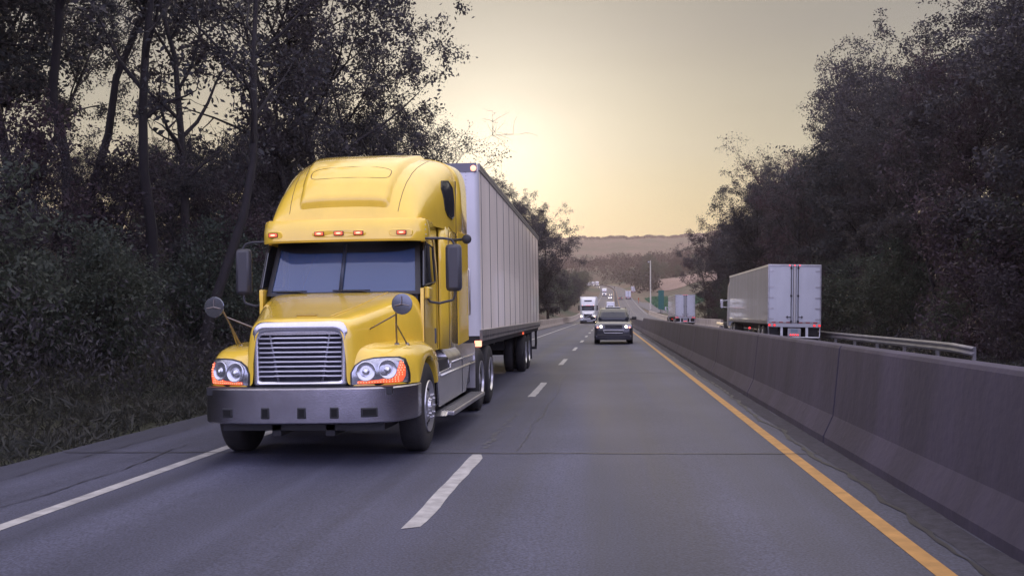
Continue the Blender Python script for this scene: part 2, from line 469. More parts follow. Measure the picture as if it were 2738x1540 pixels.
# loose grit along the median barrier
ribbon('gutter_grit', [2.3, 2.56], -10, 75, .005, mat('grit', (.036, .034, .045), .95, noise=(14, .5), bump=(30, .5)), step=.5, jag=.03)
# slip road joining from the right
mb = MB(); rows = []
for (y, a, b) in [(470, 11.4, 11.6), (430, 11.2, 14.5), (390, 11.4, 18), (350, 12, 21), (310, 13.5, 24.5), (270, 16.5, 28), (235, 20, 31), (200, 24, 35)]:
    rows.append([(a + float(xc(y)), y, float(max(road_z(11, y), ground_z(a + xc(y), y))) + .05), ((a+b)/2 + float(xc(y)), y, float(ground_z((a+b)/2 + xc(y), y)) + .10), (b + float(xc(y)), y, float(ground_z(b + xc(y), y)) + .12)])
mb.grid(rows); tag(mb.build('slip_road', M_ASP, smooth=False), kind='structure')

# ---------------------------------------------------------------- concrete barriers and guard rails
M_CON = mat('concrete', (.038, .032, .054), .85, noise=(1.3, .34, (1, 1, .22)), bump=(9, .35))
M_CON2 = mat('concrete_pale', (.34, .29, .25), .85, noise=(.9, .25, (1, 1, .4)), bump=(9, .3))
def barrier(u, y0, y1, hts, label, m=M_CON, joint0=12.2, sp=6.5):
    prof = [(-.33, 0), (-.33, .08), (-.215, .33), (-.13, 1.0), (-.11, 1.03), (.11, 1.03), (.13, 1.0), (.215, .33), (.33, .08), (.33, 0)]
    st = []
    k = math.ceil((y0 - joint0) / sp)
    st.append((y0, 0))
    while joint0 + k * sp < y1:
        yj = joint0 + k * sp
        if yj - .03 > y0 and yj + .03 < y1: st += [(yj - .024, 0), (yj - .013, 1), (yj + .013, 1), (yj + .024, 0)]
        k += 1
    st.append((y1, 0))
    mb = MB(); rows = []
    for y, j in st:
        h = lerp_tab(hts, y); row = []
        for a, z in prof:
            zz = z if z <= .34 else .33 + (z - .33) * (h - .33) / .70
            sh = .05 if j else 0
            row.append((u + float(xc(y)) + (a - math.copysign(sh, a)), y, float(road_z(u, y)) + (zz - (sh if z > 1 else 0)) - (.02 if z == 0 else 0)))
        rows.append(row)
    V = mb.grid(rows); mb.bm.faces.new(V[0]); mb.bm.faces.new(V[-1])
    o = mb.build('concrete_barrier', m, smooth=False)
    md = o.modifiers.new('bevel', 'BEVEL'); md.width = .012; md.segments = 2; md.limit_method = 'ANGLE'; md.angle_limit = R(30)
    return tag(o, label, 'barrier')
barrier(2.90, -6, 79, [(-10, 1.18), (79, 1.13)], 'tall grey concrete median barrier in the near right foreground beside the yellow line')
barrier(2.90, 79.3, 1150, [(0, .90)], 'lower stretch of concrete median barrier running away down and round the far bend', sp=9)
barrier(-6.95, 74, 330, [(0, .92)], 'pale concrete barrier along the left shoulder beside the white oncoming truck', M_CON2, sp=8)
barrier(11.75, 104, 285, [(0, .98)], 'pale concrete barrier on the far right shoulder beyond the guard rail', M_CON2, sp=8)

def guardrail(pts, label, h=.72, side=-1, post_sp=1.95, posts=True):
    """pts: list of (x,y,z) ground points; W-beam on steel posts"""
    root = thing('guard_rail', label, 'guard rail', pts[0])
    o = Vector(pts[0]); P = [Vector(p) - o for p in pts]
    prof = [(0, .155), (-.035, .135), (-.075, .09), (-.075, .07), (-.01, .02), (-.01, -.02), (-.075, -.07), (-.075, -.09), (-.035, -.135), (0, -.155)]
    rows = []
    for i, p in enumerate(P):
        d = (P[min(i+1, len(P)-1)] - P[max(i-1, 0)]); d.z = 0; d.normalize(); nrm = Vector((d.y, -d.x, 0)) * (-side)
        rows.append([p + nrm * a * -side * (-1 if side > 0 else 1) + Vector((0, 0, h - .155 + z)) for a, z in prof])
    mb = MB(); mb.grid(rows); mb.build('rail', M_STEEL, root, solid=.004, angle=60)
    if posts:
        L0 = 0.0; nxt = .3
        for a, b in zip(P, P[1:]):
            seg = (b - a).length
            while nxt < L0 + seg:
                q = a + (b - a) * ((nxt - L0) / seg)
                mb = MB(); mb.box(q.x + .03, q.x + .13, q.y - .05, q.y + .05, q.z - .1, q.z + h - .02)
                mb.build('post', M_STEEL, root, smooth=False); nxt += post_sp
            L0 += seg
    return root
def gp(u, y, dz=0): return (u + float(xc(y)), y, float(ground_z(u + xc(y), y)) + dz)
def rp(u, y): return (u + float(xc(y)), y, float(road_z(u, y)))
g = [(11.0, 31.0, float(road_z(11.2, 31)) - .06), (11.05, 33, float(road_z(11.2, 33)) + .0)] + [(11.15, y, float(road_z(11.2, y))) for y in range(35, 104, 4)]
guardrail(g, 'long galvanised guard rail on the right shoulder behind the near trailer', post_sp=3.8)
g = [(-6.75, y, float(road_z(-6.7, y))) for y in range(52, 74, 4)] + [(-6.75, 73.6, float(road_z(-6.7, 73)))]
guardrail(g, 'short steel guard rail meeting the pale left concrete barrier behind the yellow truck', side=1, post_sp=3.8)
g = [(12.2 + float(xc(y)), y, float(road_z(11.7, y))) for y in range(790, 1080, 20)]
guardrail(g, 'bright distant guard rail on the outside of the far bend', h=1.0, posts=False)

# ---------------------------------------------------------------- wheels
def wheel(parent, x, y, z=.52, r=.52, wd=.28, side=1, style='front', name='wheel'):
    """x is the outer face; side=+1 faces +x"""
    s = side
    mb = MB()
    prof = [(-s*.03, .30), (0, .33), (-s*.004, .40), (-s*.008, .46), (-s*.03, .505), (-s*.055, .52), (-s*(wd-.055), .52), (-s*(wd-.02), .49), (-s*wd, .40), (-s*(wd-.02), .29)]
    prof = [(a, b * r / .52) for a, b in prof]
    mb.lathe(prof, (0, 0, 0), 'x', 40)
    o = mb.build(name, M_RUB, parent, angle=50, loc=(x, y, z))
    k = r / .52
    mb = MB()
    if style == 'front':
        pr = [(-s*.10, .0), (-s*-.035, .0), (s*.035, .055), (s*.03, .085), (s*.0, .10), (-s*.0, .145), (-s*.02, .175), (-s*.035, .2), (-s*.025, .245), (s*.004, .285), (s*.01, .298), (s*.0, .305), (-s*.05, .30), (-s*.08, .26)]
    else:
        pr = [(-s*.02, .0), (-s*.02, .06), (-s*.03, .09), (-s*.11, .11), (-s*.12, .17), (-s*.12, .20), (-s*.03, .265), (s*.002, .29), (s*.004, .302), (-s*.03, .304), (-s*.1, .28)]
    pr = [(a, b * k) for a, b in pr]
    mb.lathe(pr, (0, 0, 0), 'x', 40)
    mb.build('rim', M_RIM, o, angle=40)
    mb = MB()
    n = 10
    for i in range(n):
        t = 2*math.pi*i/n; c = (0, math.cos(t)*.135*k, math.sin(t)*.135*k)
        off = .02 if style == 'front' else -.115
        mb.lathe([(s*off, .0), (s*(off+.035), .0), (s*(off+.03), .014), (s*off, .016)], c, 'x', 6)
    b = mb.build('lug_nuts', M_CHR if style == 'front' else M_RIM, o)
    if style == 'front':
        mb = MB()
        for i in range(10):
            t = 2*math.pi*(i+.5)/10; c = (s*.0, math.cos(t)*.222*k, math.sin(t)*.222*k)
            mb.lathe([(-s*.06, .0), (-s*.026, .0), (-s*.026, .022*k), (-s*.06, .022*k)], c, 'x', 10)
        mb.build('hand_holes', M_BLK, o)
    return o
def dual(parent, y, side, xo=1.2, z=.52, r=.52):
    w = wheel(parent, side*xo, y, z, r, .27, side, 'rear')
    mb = MB()
    s = side
    prof = [(0, .30), (0, .40), (-s*.03, .505), (-s*.055, .52), (-s*.22, .52), (-s*.25, .49), (-s*.27, .40), (-s*.25, .29)]
    mb.lathe([(a - s*.33, b*r/.52) for a, b in prof], (0, 0, 0), 'x', 32)
    mb.build('inner_tyre', M_RUB, w, angle=50)
    return w

# pale hay field on the slope right of the far grade
mb = MB(); rows = []
for y in range(640, 801, 10):
    rows.append([(u + float(xc(y)), y, float(ground_z(u + xc(y), y)) + .25) for u in range(34, 91, 4)])
mb.grid(rows); tag(mb.build('field', mat('hay_field', (.22, .15, .12), .95, noise=(.05, .2)), smooth=True), kind='structure')
# ---------------------------------------------------------------- the yellow tractor and its trailer
def yellow_truck():
    T = thing('semi_truck', 'bright yellow conventional tractor with raised sleeper roof pulling a silver grey panelled box trailer', 'truck',
              (-3.3, 10.2, float(road_z(-3.3, 11.5)) + .0), (0, R(-.9), 0))
    # ---- bumper
    def bF(x):
        x = abs(x); return .0 + .06 * (x/.6)**2 * .5 + .55 * max(0, x-.62)**2 * 1.0 + 8.0 * max(0, x-.98)**2.0 * .9
    bx = [-1.2, -1.195, -1.18, -1.15, -1.1, -1.04, -.96, -.85, -.75, -.62, -.4, -.2, 0, .2, .4, .62, .75, .85, .96, 1.04, 1.1, 1.15, 1.18, 1.195, 1.2]
    def bpt(x): return bF(x)
    path = [(-1.2, .86)] + [(x, bpt(x)) for x in bx] + [(1.2, .86)]
    prof = [(.16, .835), (.02, .835), (.0, .82), (.0, .60), (.005, .47), (.03, .455), (.14, .455)]
    mb = MB(); rows = []
    for i, (x, y) in enumerate(path):
        a = path[max(i-1, 0)]; b = path[min(i+1, len(path)-1)]
        d = Vector((b[0]-a[0], b[1]-a[1], 0)).normalized(); nrm = Vector((-d.y, d.x, 0))  # inward (+y)
        rows.append([(x + nrm.x*o*.6, y + nrm.y*o, z) for o, z in prof])
    mb.grid(rows)
    bump = mb.build('bumper', M_BUMP, T, angle=28, solid=.012)
    for cx, w in ((-.76, .13), (-.325, .10), (.075, .10), (.425, .10), (.79, .18)):
        hh = .052 if w > .11 else .062
        mb = MB(); y = bF(cx) ; dy = (bF(cx+.05)-bF(cx-.05))/.1
        mb.box(-w/2, w/2, -.006, .05, -hh, hh)
        o = mb.build('bumper_opening', M_BLK, bump, smooth=False, bevel=.012, loc=(cx, y, .575)); o.rotation_euler.z = math.atan(dy)
        mb = MB(); mb.box(-w/2+.02, w/2-.02, -.009, .0, -hh+.02, hh-.02)
        q = mb.build('bumper_opening_recess', mat('deep_black', (.004, .004, .004), .9), bump, smooth=False, loc=(cx, y, .575)); q.rotation_euler.z = math.atan(dy)
    mb = MB(); mb.box(-1.02, 1.02, .14, .5, .76, .845); mb.box(-.9, .9, .3, 1.0, .36, .5)
    for xx in (-.3, .3): mb.box(xx-.05, xx+.05, .3, 1.3, .3, .42)
    mb.build('bumper_support', M_BLK, T, smooth=False)
    # ---- grille
    def gout(dx, dz):
        hw, z0, z1 = .535 + dx, .845 - dz, 1.545 + dz
        pts = []
        for (cx, cz, r, a0) in ((hw-.13, z1-.12, .12, 0), (-hw+.13, z1-.12, .12, 90), (-hw+.06, z0+.03, .03, 180), (hw-.06, z0+.03, .03, 270)):
            for k in range(6):
                a = R(a0 + 90*k/5); pts.append((cx + r*math.cos(a)*(1.08 if cz > 1 else 1.6), cz + r*math.sin(a)))
        return pts
    ybow = lambda x: .16 + .16 * x * x
    outer = gout(0, 0)
    inner = []
    for (x, z) in outer:
        k = (.50-.045)/.535 ; zz = .90 + (z-.845)/(1.545-.845)*(1.425-.90); inner.append((x*.865, zz))
    mb = MB(); rows = []
    def lerp(a, b, t): return a + (b-a)*t
    for t, dy in ((0, .10), (0.0, .03), (.12, .0), (.5, -.012), (.9, .0), (1, .02), (1, .12)):
        rows.append([(lerp(o[0], i[0], t), ybow(lerp(o[0], i[0], t)) + dy, lerp(o[1], i[1], t)) for o, i in zip(outer, inner)])
    mb.grid(rows, closev=True); gr = mb.build('grille', M_CHR, T, angle=50)
    mb = MB(); mb.box(-.5, .5, .30, .34, .86, 1.5); mb.build('grille_backing', mat('radiator', (.03, .03, .05), .6, noise=(30, .4)), gr, smooth=False)
    nb = 9
    for i in range(nb):
        z = .925 + (1.385-.925) * (i+.55)/nb
        mb = MB(); rows = []
        for x in (-.455, -.30, -.285, -.2, -.1, 0, .1, .2, .285, .30, .455):
            zz = z + .004 * (abs(x) < .29)
            y = ybow(x) + (.02 if abs(x) < .29 else .035)
            rows.append([(x, y, zz-.009), (x, y-.016, zz-.007), (x, y-.02, zz+.001), (x, y-.014, zz+.008), (x, y+.03, zz+.010)])
        mb.grid(rows); mb.build('grille_bar', mat('bar_silver', (.74, .74, .80), .35, metal=.35), gr, solid=.003, angle=60)
    for s in (-1, 1):
        mb = MB(); mb.grid([[(s*.345, .20, 1.43), (s*.325, .205, 1.43)], [(s*.255, .215, .90), (s*.232, .215, .90)]])
        mb.build('grille_rib', mat('grille_rib', (.16, .16, .19), .35, metal=.6), gr, solid=.008)
    mb = MB(); mb.prism([(-.46, 1.44), (-.46, 1.40), (.46, 1.40), (.46, 1.44), (.40, 1.475), (.335, 1.475), (.30, 1.435), (-.30, 1.435), (-.335, 1.475), (-.40, 1.475)], 'y', .19, .24)
    mb.build('grille_header', M_CHR, gr, angle=30, bevel=.004)
    # ---- hood
    HS = [(.185, .47, 1.50, .86), (.20, .525, 1.548, .85), (.26, .56, 1.578, .84), (.42, .60, 1.605, .84), (.8, .69, 1.68, .84), (1.2, .79, 1.765, .84), (1.6, .89, 1.845, .84), (1.92, .96, 1.895, .84)]
    mb = MB(); rows = []
    for y, hw, zt, zb in HS:
        half = [(0, zt), (hw*.4, zt-.001), (hw*.72, zt-.008), (hw*.90, zt-.03), (hw*1.0, zt-.085), (hw*1.05, zt-.2), (hw*1.09, zt-.38), (hw*1.1, (zt+zb)/2-.15), (hw*1.1, zb)]
        full = [(-a, b) for a, b in half[::-1]][:-1] + half
        rows.append([(a, y, b) for a, b in full])
    mb.grid(rows); mb.face([p for p in rows[0]]) if False else None
    hood = mb.build('hood', M_YEL, T, sub=2)
    mb = MB(); mb.box(-.115, .115, -.008, .008, -.017, .017)
    o = mb.build('hood_badge', mat('badge', (.40, .27, .06), .3, metal=.6), hood, smooth=False, bevel=.006, loc=(.02, .40, 1.611)); o.rotation_euler.x = R(-70)
    # centre crease lines on the hood
    mb = MB(); mb.tube([(.30, .35, 1.600), (.46, 1.0, 1.722), (.60, 1.85, 1.883)], .004, 6); mb.build('hood_crease', M_YEL, hood)
    # ---- fenders
    def F(x): x = abs(x); return .19 + .9 * max(0, x-.55)**2 + 5.0 * max(0, x-1.03)**2
    G = [0, .015, .05, .15, .36, .66, .96, 1.2, 1.3]
    ZK = [.845, 1.03, 1.165, 1.24, 1.285, 1.31, 1.315, 1.27, 1.22]
    def fend(x, k):
        ax = abs(x); g, z = G[k], ZK[k]
        rise = .05 * max(0, .8-ax)/.3 * (k > 1)
        drop = 2.6 * max(0, ax-.98)**2 * (k > 0) * (1 if k > 1 else .5)
        return (x, F(x) + g * (1.98 - F(x)) / 1.3, z + rise - drop)
    for s in (-1, 1):
        mb = MB()
        xs = [.52, .62, .72, .84, .94, 1.02, 1.09, 1.15, 1.185]
        rows = [[fend(s*x, k) for k in range(9)] for x in xs]
        # outer skin down to the wheel arch
        ang = [150, 138, 126, 112, 96, 78, 60, 42, 24]
        top = rows[-1]; lipr = []
        lip = [(s*1.21, 1.35 + .62*math.cos(R(a)), .50 + .62*math.sin(R(a))) for a in ang]
        lip[0] = (s*1.205, .74, .85); lip[1] = (s*1.21, .80, .86)
        for t in (.25, .6, .9, 1.0):
            lipr.append([(s*(1.195 + .015*min(1, t*1.5)), lerp(a[1], b[1], t), lerp(a[2], b[2], t)) for a, b in zip(top, lip)])
        rows += lipr
        rows.append([(s*1.10, b[1], b[2]-.01) for b in lip])
        mb.grid(rows)
        fe = mb.build('fender', M_YEL, T, sub=2)
        # wheel well
        mb = MB(); ww = [[(s*x, 1.35 + .64*math.cos(R(a)), .50 + .64*math.sin(R(a))) for a in range(155, -10, -15)] for x in (1.14, .55)]
        mb.grid(ww); mb.build('wheel_well', M_BLK, fe)
        # headlight: black surround, lamp glass, two round reflectors, rows of small amber lamps
        def hp(u, v, d):      # u 0 inner..1 outer, v 0 bottom..1 top
            x = .575 + u * .545; z = .862 + v * .272
            y = F(x) + (v**3) * .05 - d
            return (s*x, y, z)
        def shape(n=28, g=0.0):
            pts = []
            ctl = [(0.0, .0), (.0, .45), (.07, .72), (.2, .90), (.4, .985), (.62, 1.0), (.82, .99), (.92, .90), (.975, .6), (1.0, .3), (1.0, .05), (.97, 0), (.5, 0)]
            for (u, v) in ctl:
                pts.append((.5 + (u-.5)*(1+g), .5 + (v-.5)*(1+g*1.7)))
            return pts
        def patch(pts, d0, d1, name, m, par, rings=5):
            c = (.5, .45); mb = MB(); rows = []
            for k in range(rings + 1):
                t = k / rings
                rows.append([hp(lerp(c[0], u, t), lerp(c[1], v, t), lerp(d1, d0, t**3)) for u, v in pts])
            rows.append([hp(u, v, -.03) for u, v in pts])
            mb.grid(rows, closev=True); return mb.build(name, m, par, angle=60)
        hl = patch(shape(g=.065), .004, .006, 'headlight', M_BLK, T)
        patch(shape(), .010, .016, 'lamp_glass', M_LHOUS, hl)
        for (u, v) in ((.27, .50), (.655, .55)):
            px, py, pz = hp(u, v, .012)
            nrm = Vector((0, -1, 0)); xx = .575 + u*.545; sl_ = (F(xx+.02)-F(xx-.02))/.04
            mb = MB(); mb.lathe([(-.0, .108), (-.014, .108), (-.018, .100), (-.006, .086), (-.001, .06), (-.003, .040), (-.014, .034), (-.022, .016), (-.023, 0)], (0, 0, 0), 'y', 28)
            o = mb.build('reflector', M_LENS, hl, angle=40, loc=(px, py, pz)); o.rotation_euler = (R(-6), 0, s*math.atan(sl_)*.8)
            o.scale = (1, 1, 1.0)
            mb = MB(); mb.ell((0, -.024, 0), (.015, .006, .015), 6); o2 = mb.build('bulb', mat('lamp_spot', (.95, .96, 1), .1, emit=.25, ecol=(.9, .93, 1)), hl, loc=(px, py, pz)); o2.rotation_euler = o.rotation_euler
        # amber strip (L shape) with beads
        def strip(pts, name, m, d, par):
            mb = MB(); rows = []
            for (u0, v0), (u1, v1) in pts:
                rows.append([hp(u0, v0, d), hp(lerp(u0, u1, .5), lerp(v0, v1, .5), d + .003), hp(u1, v1, d)])
            mb.grid(rows); return mb.build(name, m, par, solid=.004)
        at = strip([((.12, .02), (.12, .12)), ((.3, .02), (.3, .13)), ((.5, .02), (.5, .15)), ((.66, .02), (.64, .21)), ((.76, .02), (.72, .28)), ((.86, .02), (.79, .42)), ((.92, .05), (.84, .55)), ((.965, .25), (.86, .72)), ((.97, .45), (.87, .84)), ((.955, .68), (.885, .90))], 'turn_signal', M_AMB, .018, hl)
        mb = MB()
        random.seed(4)
        beads = [(.13 + .052*k, .07) for k in range(15)] + [(.60 + .05*k, .16) for k in range(6)] + [(.70 + .05*k, .24) for k in range(4)] + [(.77 + .05*k, .32) for k in range(4)] + [(.815 + .05*k, .41) for k in range(3)] + [(.845 + .048*k, .50) for k in range(3)] + [(.865 + .045*k, .60) for k in range(3)] + [(.88 + .04*k, .70) for k in range(2)] + [(.89 + .035*k, .80) for k in range(2)]
        for u, v in beads:
            if u > .955: continue
            p = hp(u, v, .0225); mb.ell(p, (.0055, .004, .0055), 3)
        mb.build('lamp_beads', M_AMBH, hl)
        # hood mirror on its tripod
        hm = thing('tmp', None, None); hm.name = 'hood_mirror'; hm.parent = T; hm.location = (.09 if s < 0 else 0, 0, 0)
        del_ = None
        mb = MB(); mb.lathe([(.045, 0), (.04, .05), (.02, .095), (0, .112), (-.006, .115), (-.012, .110), (-.014, 0)], (s*1.1, .34, 1.715), 'y', 28)
        mb.build('mirror_disc', mat('mirror_back', (.20, .22, .25), .12, metal=.9), hm, angle=40)
        mb = MB(); mb.tube([(s*1.1 - .08, .322, 1.70), (s*1.1, .318, 1.715), (s*1.1+.08, .322, 1.695)], .006, 6); mb.tube([(s*1.1, .318, 1.715), (s*1.1, .322, 1.80)], .006, 6)
        mb.tube([(s*1.1, .315, 1.715), (s*1.05, .33, 1.70), (s*1.02, .40, 1.66), (s*.985, .55, 1.48), (s*.95, .74, 1.27)], .011, 8)
        mb.tube([(s*.99, .52, 1.5), (s*1.04, .86, 1.27)], .009, 8)
        mb.tube([(s*1.0, .45, 1.60), (s*.66, .62, 1.44)], .009, 8)
        for p in ((.95, .74, 1.262), (1.04, .86, 1.255)): mb.lathe([(0, .035), (.012, .03), (.03, .014), (.03, 0)], (s*p[0], p[1], p[2]), 'z', 12)
        mb.ell((s*.655, .62, 1.44), (.02, .03, .028), 5)
        mb.build('mirror_bracket', mat('bracket_metal', (.22, .19, .17), .3, metal=.8), hm)
    # cowl filler beneath the hood sides
    mb = MB(); mb.box(-1.0, 1.0, 1.5, 1.92, .8, 1.25); mb.box(-.55, .55, .34, 1.6, .55, 1.3); mb.build('engine_bay', M_BLK, T, smooth=False)
    # ---- cab shell
    mb = MB()
    zb, zt = 1.13, 2.80
    for s in (-1, 1):
        def X(z): return 1.05 - .05 * max(0, (z-1.9))/.9
        def panel(pts, t=.04):
            A = [(s*X(z), y, z) for y, z in pts]; B = [(s*(X(z)-t), y, z) for y, z in pts]
            va = [mb.bm.verts.new(p) for p in A]; vb = [mb.bm.verts.new(p) for p in B]; n = len(pts)
            mb.bm.faces.new(va); mb.bm.faces.new(vb)
            for i in range(n): mb.bm.faces.new((va[i], va[(i+1) % n], vb[(i+1) % n], vb[i]))
        panel([(1.86, zb), (2.95, zb), (2.95, 2.0), (2.72, 2.0), (1.88, 1.93)])
        panel([(2.74, 2.0), (2.95, 2.0), (2.95, zt), (2.64, zt), (2.70, 2.50)])
        panel([(2.13, 2.52), (2.70, 2.50), (2.64, zt), (2.2, zt)])
    mb.box(-1.0, 1.0, 2.1, 2.95, 2.78, 2.83)
    cab = mb.build('cab', M_YEL, T, smooth=False, weld=False)
    # pillars and black windscreen surround
    def ws(u, v, d=0):     # windscreen surface, u -1..1, v 0..1
        hw = lerp(.995, .93, v); x = u*hw
        y = lerp(1.84, 2.16, v) + .13 * abs(u)**2.2 - d
        return (x, y, lerp(1.86, 2.585, v))
    mb = MB(); NU = 16
    ring_o = [(-1, 0)] + [(-1 + 2*i/NU, 0) for i in range(1, NU)] + [(1, 0)] + [(1, 1)] + [(1-2*i/NU, 1) for i in range(1, NU)] + [(-1, 1)]
    ring_i = [(u*.935, .055 if v == 0 else .87 + .055*abs(u)**4) for u, v in ring_o]
    rows = [[ws(u, v, -.06) for u, v in ring_o], [ws(u, v, 0) for u, v in ring_o], [ws(u, v, 0) for u, v in ring_i], [ws(u, v, -.03) for u, v in ring_i]]
    mb.grid(rows, closev=True); frm = mb.build('windscreen_frame', M_BLK, cab, angle=50)
    mb = MB(); mb.grid([[ws(-.95 + 1.9*i/20, .04 + .89*j/6, -.012) for i in range(21)] for j in range(7)])
    wsc = mb.build('windscreen', M_WSH, T, angle=80)
    mb = MB(); mb.grid([[ws(a, v, .004) for a in (-.022, .022)] for v in (.05, .9)]); mb.build('windscreen_divider', mat('divider', (.035, .045, .07), .4), wsc, solid=.01)
    mb = MB(); mb.grid([[ws(u, lerp(.95, .745 + .12*abs(u)**6, t), .004) for u in [-.94 + 1.88*i/20 for i in range(21)]] for t in (0, .5, 1)]); mb.build('tint_visor_shade', mat('tint_visor_shade', (.012, .014, .02), .3), wsc)  # glass tint strip, made deeper to include the painted shadow of the visor
    for (x0, x1) in ((-.88, -.40), (-.06, .42)):
        mb = MB(); mb.tube([ws(x1, .02, .02), ws((x0+x1)/2+.08, .07, .03), ws(x0, .075, .018)], [.012, .010, .006], 6); mb.tube([ws((x0+x1)/2 + .2, .072, .022), ws(x0-.04, .078, .012)], .009, 5)
        mb.build('wiper', M_BLK, T)
    # door glass and rubber edge
    for s in (-1, 1):
        pts = [(1.93, 1.965), (2.71, 2.03), (2.68, 2.49), (2.20, 2.515), (2.10, 2.42)]
        mb = MB(); A = [(s*(X(z)+.004), y, z) for y, z in pts]; mb.face(A); dg = mb.build('side_window', M_GLS, cab, smooth=False, solid=.02)
        mb = MB(); mb.tube([(s*(X(z)+.006), y, z) for y, z in pts + pts[:1]], .012, 6); mb.build('window_seal', M_BLK, dg)
        mb = MB(); mb.tube([(s*(X(2.5)+.006), 2.42, 2.5), (s*(X(2)+.006), 2.36, 1.99)], .009, 6); mb.build('window_divider', M_BLK, dg)
        mb = MB()
        mb.tube([(s*1.053, 2.80, 1.15), (s*1.053, 2.80, 2.0), (s*1.02, 2.76, 2.55), (s*1.015, 2.70, 2.6)], .004, 5); mb.tube([(s*1.052, 1.90, 1.15), (s*1.052, 1.92, 1.93)], .004, 5)
        mb.build('door_seam', mat('seam', (.10, .055, .01), .7), cab)
        mb = MB(); mb.box(s*1.05 - .02, s*1.05 + .015, 2.62, 2.68, 1.22, 1.42); mb.build('door_handle', M_GRY, cab, smooth=False, bevel=.01)
        mb = MB(); mb.box(min(s*1.02, s*1.10), max(s*1.02, s*1.10), 1.98, 2.2, 1.80, 1.95); mb.build('mirror_mount', M_YEL, cab, smooth=False, bevel=.02)
        # big mirror on its C arm
        mx_, my = 1.38, 2.22
        big = thing('tmp', None, None); big.name = 'side_mirror'; big.parent = T
        mb = MB(); mb.box(s*mx_-.105, s*mx_+.105, my-.06, my+.04, 1.89, 2.49); mb.build('mirror_housing', M_MIR, big, smooth=True, bevel=.05)
        mb = MB(); mb.box(s*mx_-.09, s*mx_+.09, my+.042, my+.048, 1.93, 2.45); mb.build('mirror_glass', M_LENS, big, smooth=False)
        mb = MB(); mb.tube([(s*1.0, 2.05, 2.56), (s*1.25, 2.17, 2.565), (s*1.35, my, 2.55), (s*1.385, my, 2.50), (s*1.385, my, 2.46)], .016, 8)
        mb.tube([(s*1.385, my, 1.92), (s*1.385, my, 1.83), (s*1.36, my, 1.78), (s*1.2, 2.15, 1.74), (s*1.09, 2.08, 1.76), (s*1.06, 2.06, 1.82)], .016, 8)
        mb.build('mirror_arm', M_MIR, big)
        mb = MB(); mb.tube([(s*1.02, 2.10, 2.52), (s*1.03, 2.12, 2.66)], .006, 5); mb.tube([(s*1.03, 2.14, 2.56), (s*1.035, 2.16, 2.45), (s*1.045, 2.2, 2.2)], .007, 5); mb.build('antenna', M_BLK, big)
    # interior: floor, back panel, dash, wheel, seats
    mb = MB(); mb.box(-.99, .99, 2.84, 2.88, 1.2, 2.75); mb.box(-.99, .99, 1.92, 2.86, 1.2, 1.24); mb.box(-.95, .95, 2.02, 2.3, 1.25, 1.93); mb.build('cab_interior', M_GRY, T, smooth=False)
    mb = MB(); bmesh.ops.create_circle
    ring = [(.50 + .21*math.cos(2*math.pi*k/24), 2.36 + .06*math.sin(2*math.pi*k/24), 2.06 + .19*math.sin(2*math.pi*k/24)) for k in range(25)]
    mb.tube(ring, .016, 8, cap=False); mb.tube([(.31, 2.37, 2.06), (.69, 2.37, 2.06)], .014, 6); mb.tube([(.5, 2.36, 2.06), (.5, 2.2, 1.9)], .03, 8); mb.build('steering_wheel', M_BLK, T)
    for sx in (-.5, .5):
        mb = MB(); mb.box(sx-.25, sx+.25, 2.62, 2.74, 1.5, 2.3); mb.box(sx-.25, sx+.25, 2.42, 2.74, 1.45, 1.6); mb.build('seat', M_CLOTH, T, bevel=.06)
    # ---- visor with five lamps
    mb = MB(); rows = []
    def vis(x, z):   # plan bow
        ax = abs(x); return 1.80 + .12*ax*ax + 3.0*max(0, ax-.86)**2 + (z-2.52)*.16
    vx = [-1.04 + 2.08*i/24 for i in range(25)]
    for x in vx:
        y = vis(x, 2.6)
        rows.append([(x, y+.20, 2.535), (x, y+.01, 2.525), (x, y-.012, 2.55), (x, y+.0, 2.68), (x, y+.05, 2.79), (x, y+.075, 2.815), (x, y+.16, 2.80)])
    for sgn, insert in ((-1, 0), (1, None)):
        pass
    side_ = lambda s: [(s*1.055, 2.78, 2.60), (s*1.055, 2.78, 2.60), (s*1.06, 2.78, 2.60), (s*1.06, 2.78, 2.70), (s*1.05, 2.78, 2.79), (s*1.045, 2.78, 2.81), (s*.95, 2.78, 2.81)]
    mid = lambda s: [(s*1.03, 2.2, 2.545), (s*1.05, 2.2, 2.54), (s*1.058, 2.2, 2.555), (s*1.06, 2.2, 2.69), (s*1.045, 2.2, 2.79), (s*1.04, 2.2, 2.812), (s*.95, 2.2, 2.81)]
    rows = [side_(-1), mid(-1)] + rows + [mid(1), side_(1)]
    mb.grid(rows); vi = mb.build('sun_visor', M_YEL, T, angle=40, solid=.01)
    for (x, w) in ((-.87, .26), (0, .72), (.77, .30)):
        c = x + (.08 if x > 0 else 0 if x == 0 else 0)
        mb = MB(); n = 24; pts = []
        for k in range(n):
            a = 2*math.pi*k/n; px = math.copysign(abs(math.cos(a))**.35, math.cos(a))*w*.5; pz = math.copysign(abs(math.sin(a))**.8, math.sin(a))*.052
            pts.append((x + px, 2.625 + pz))
        rows = [[(a, vis(a, 2.6) + .002 + .05*((b-2.55)/.24)*0, b) for a, b in pts], [(x + (a-x)*.93, vis(x + (a-x)*.93, 2.6) - .014, 2.625 + (b-2.625)*.8) for a, b in pts]]
        V = mb.grid(rows, closev=True); mb.bm.faces.new(V[1]); mb.build('lamp_fairing', M_YEL, vi, angle=50)
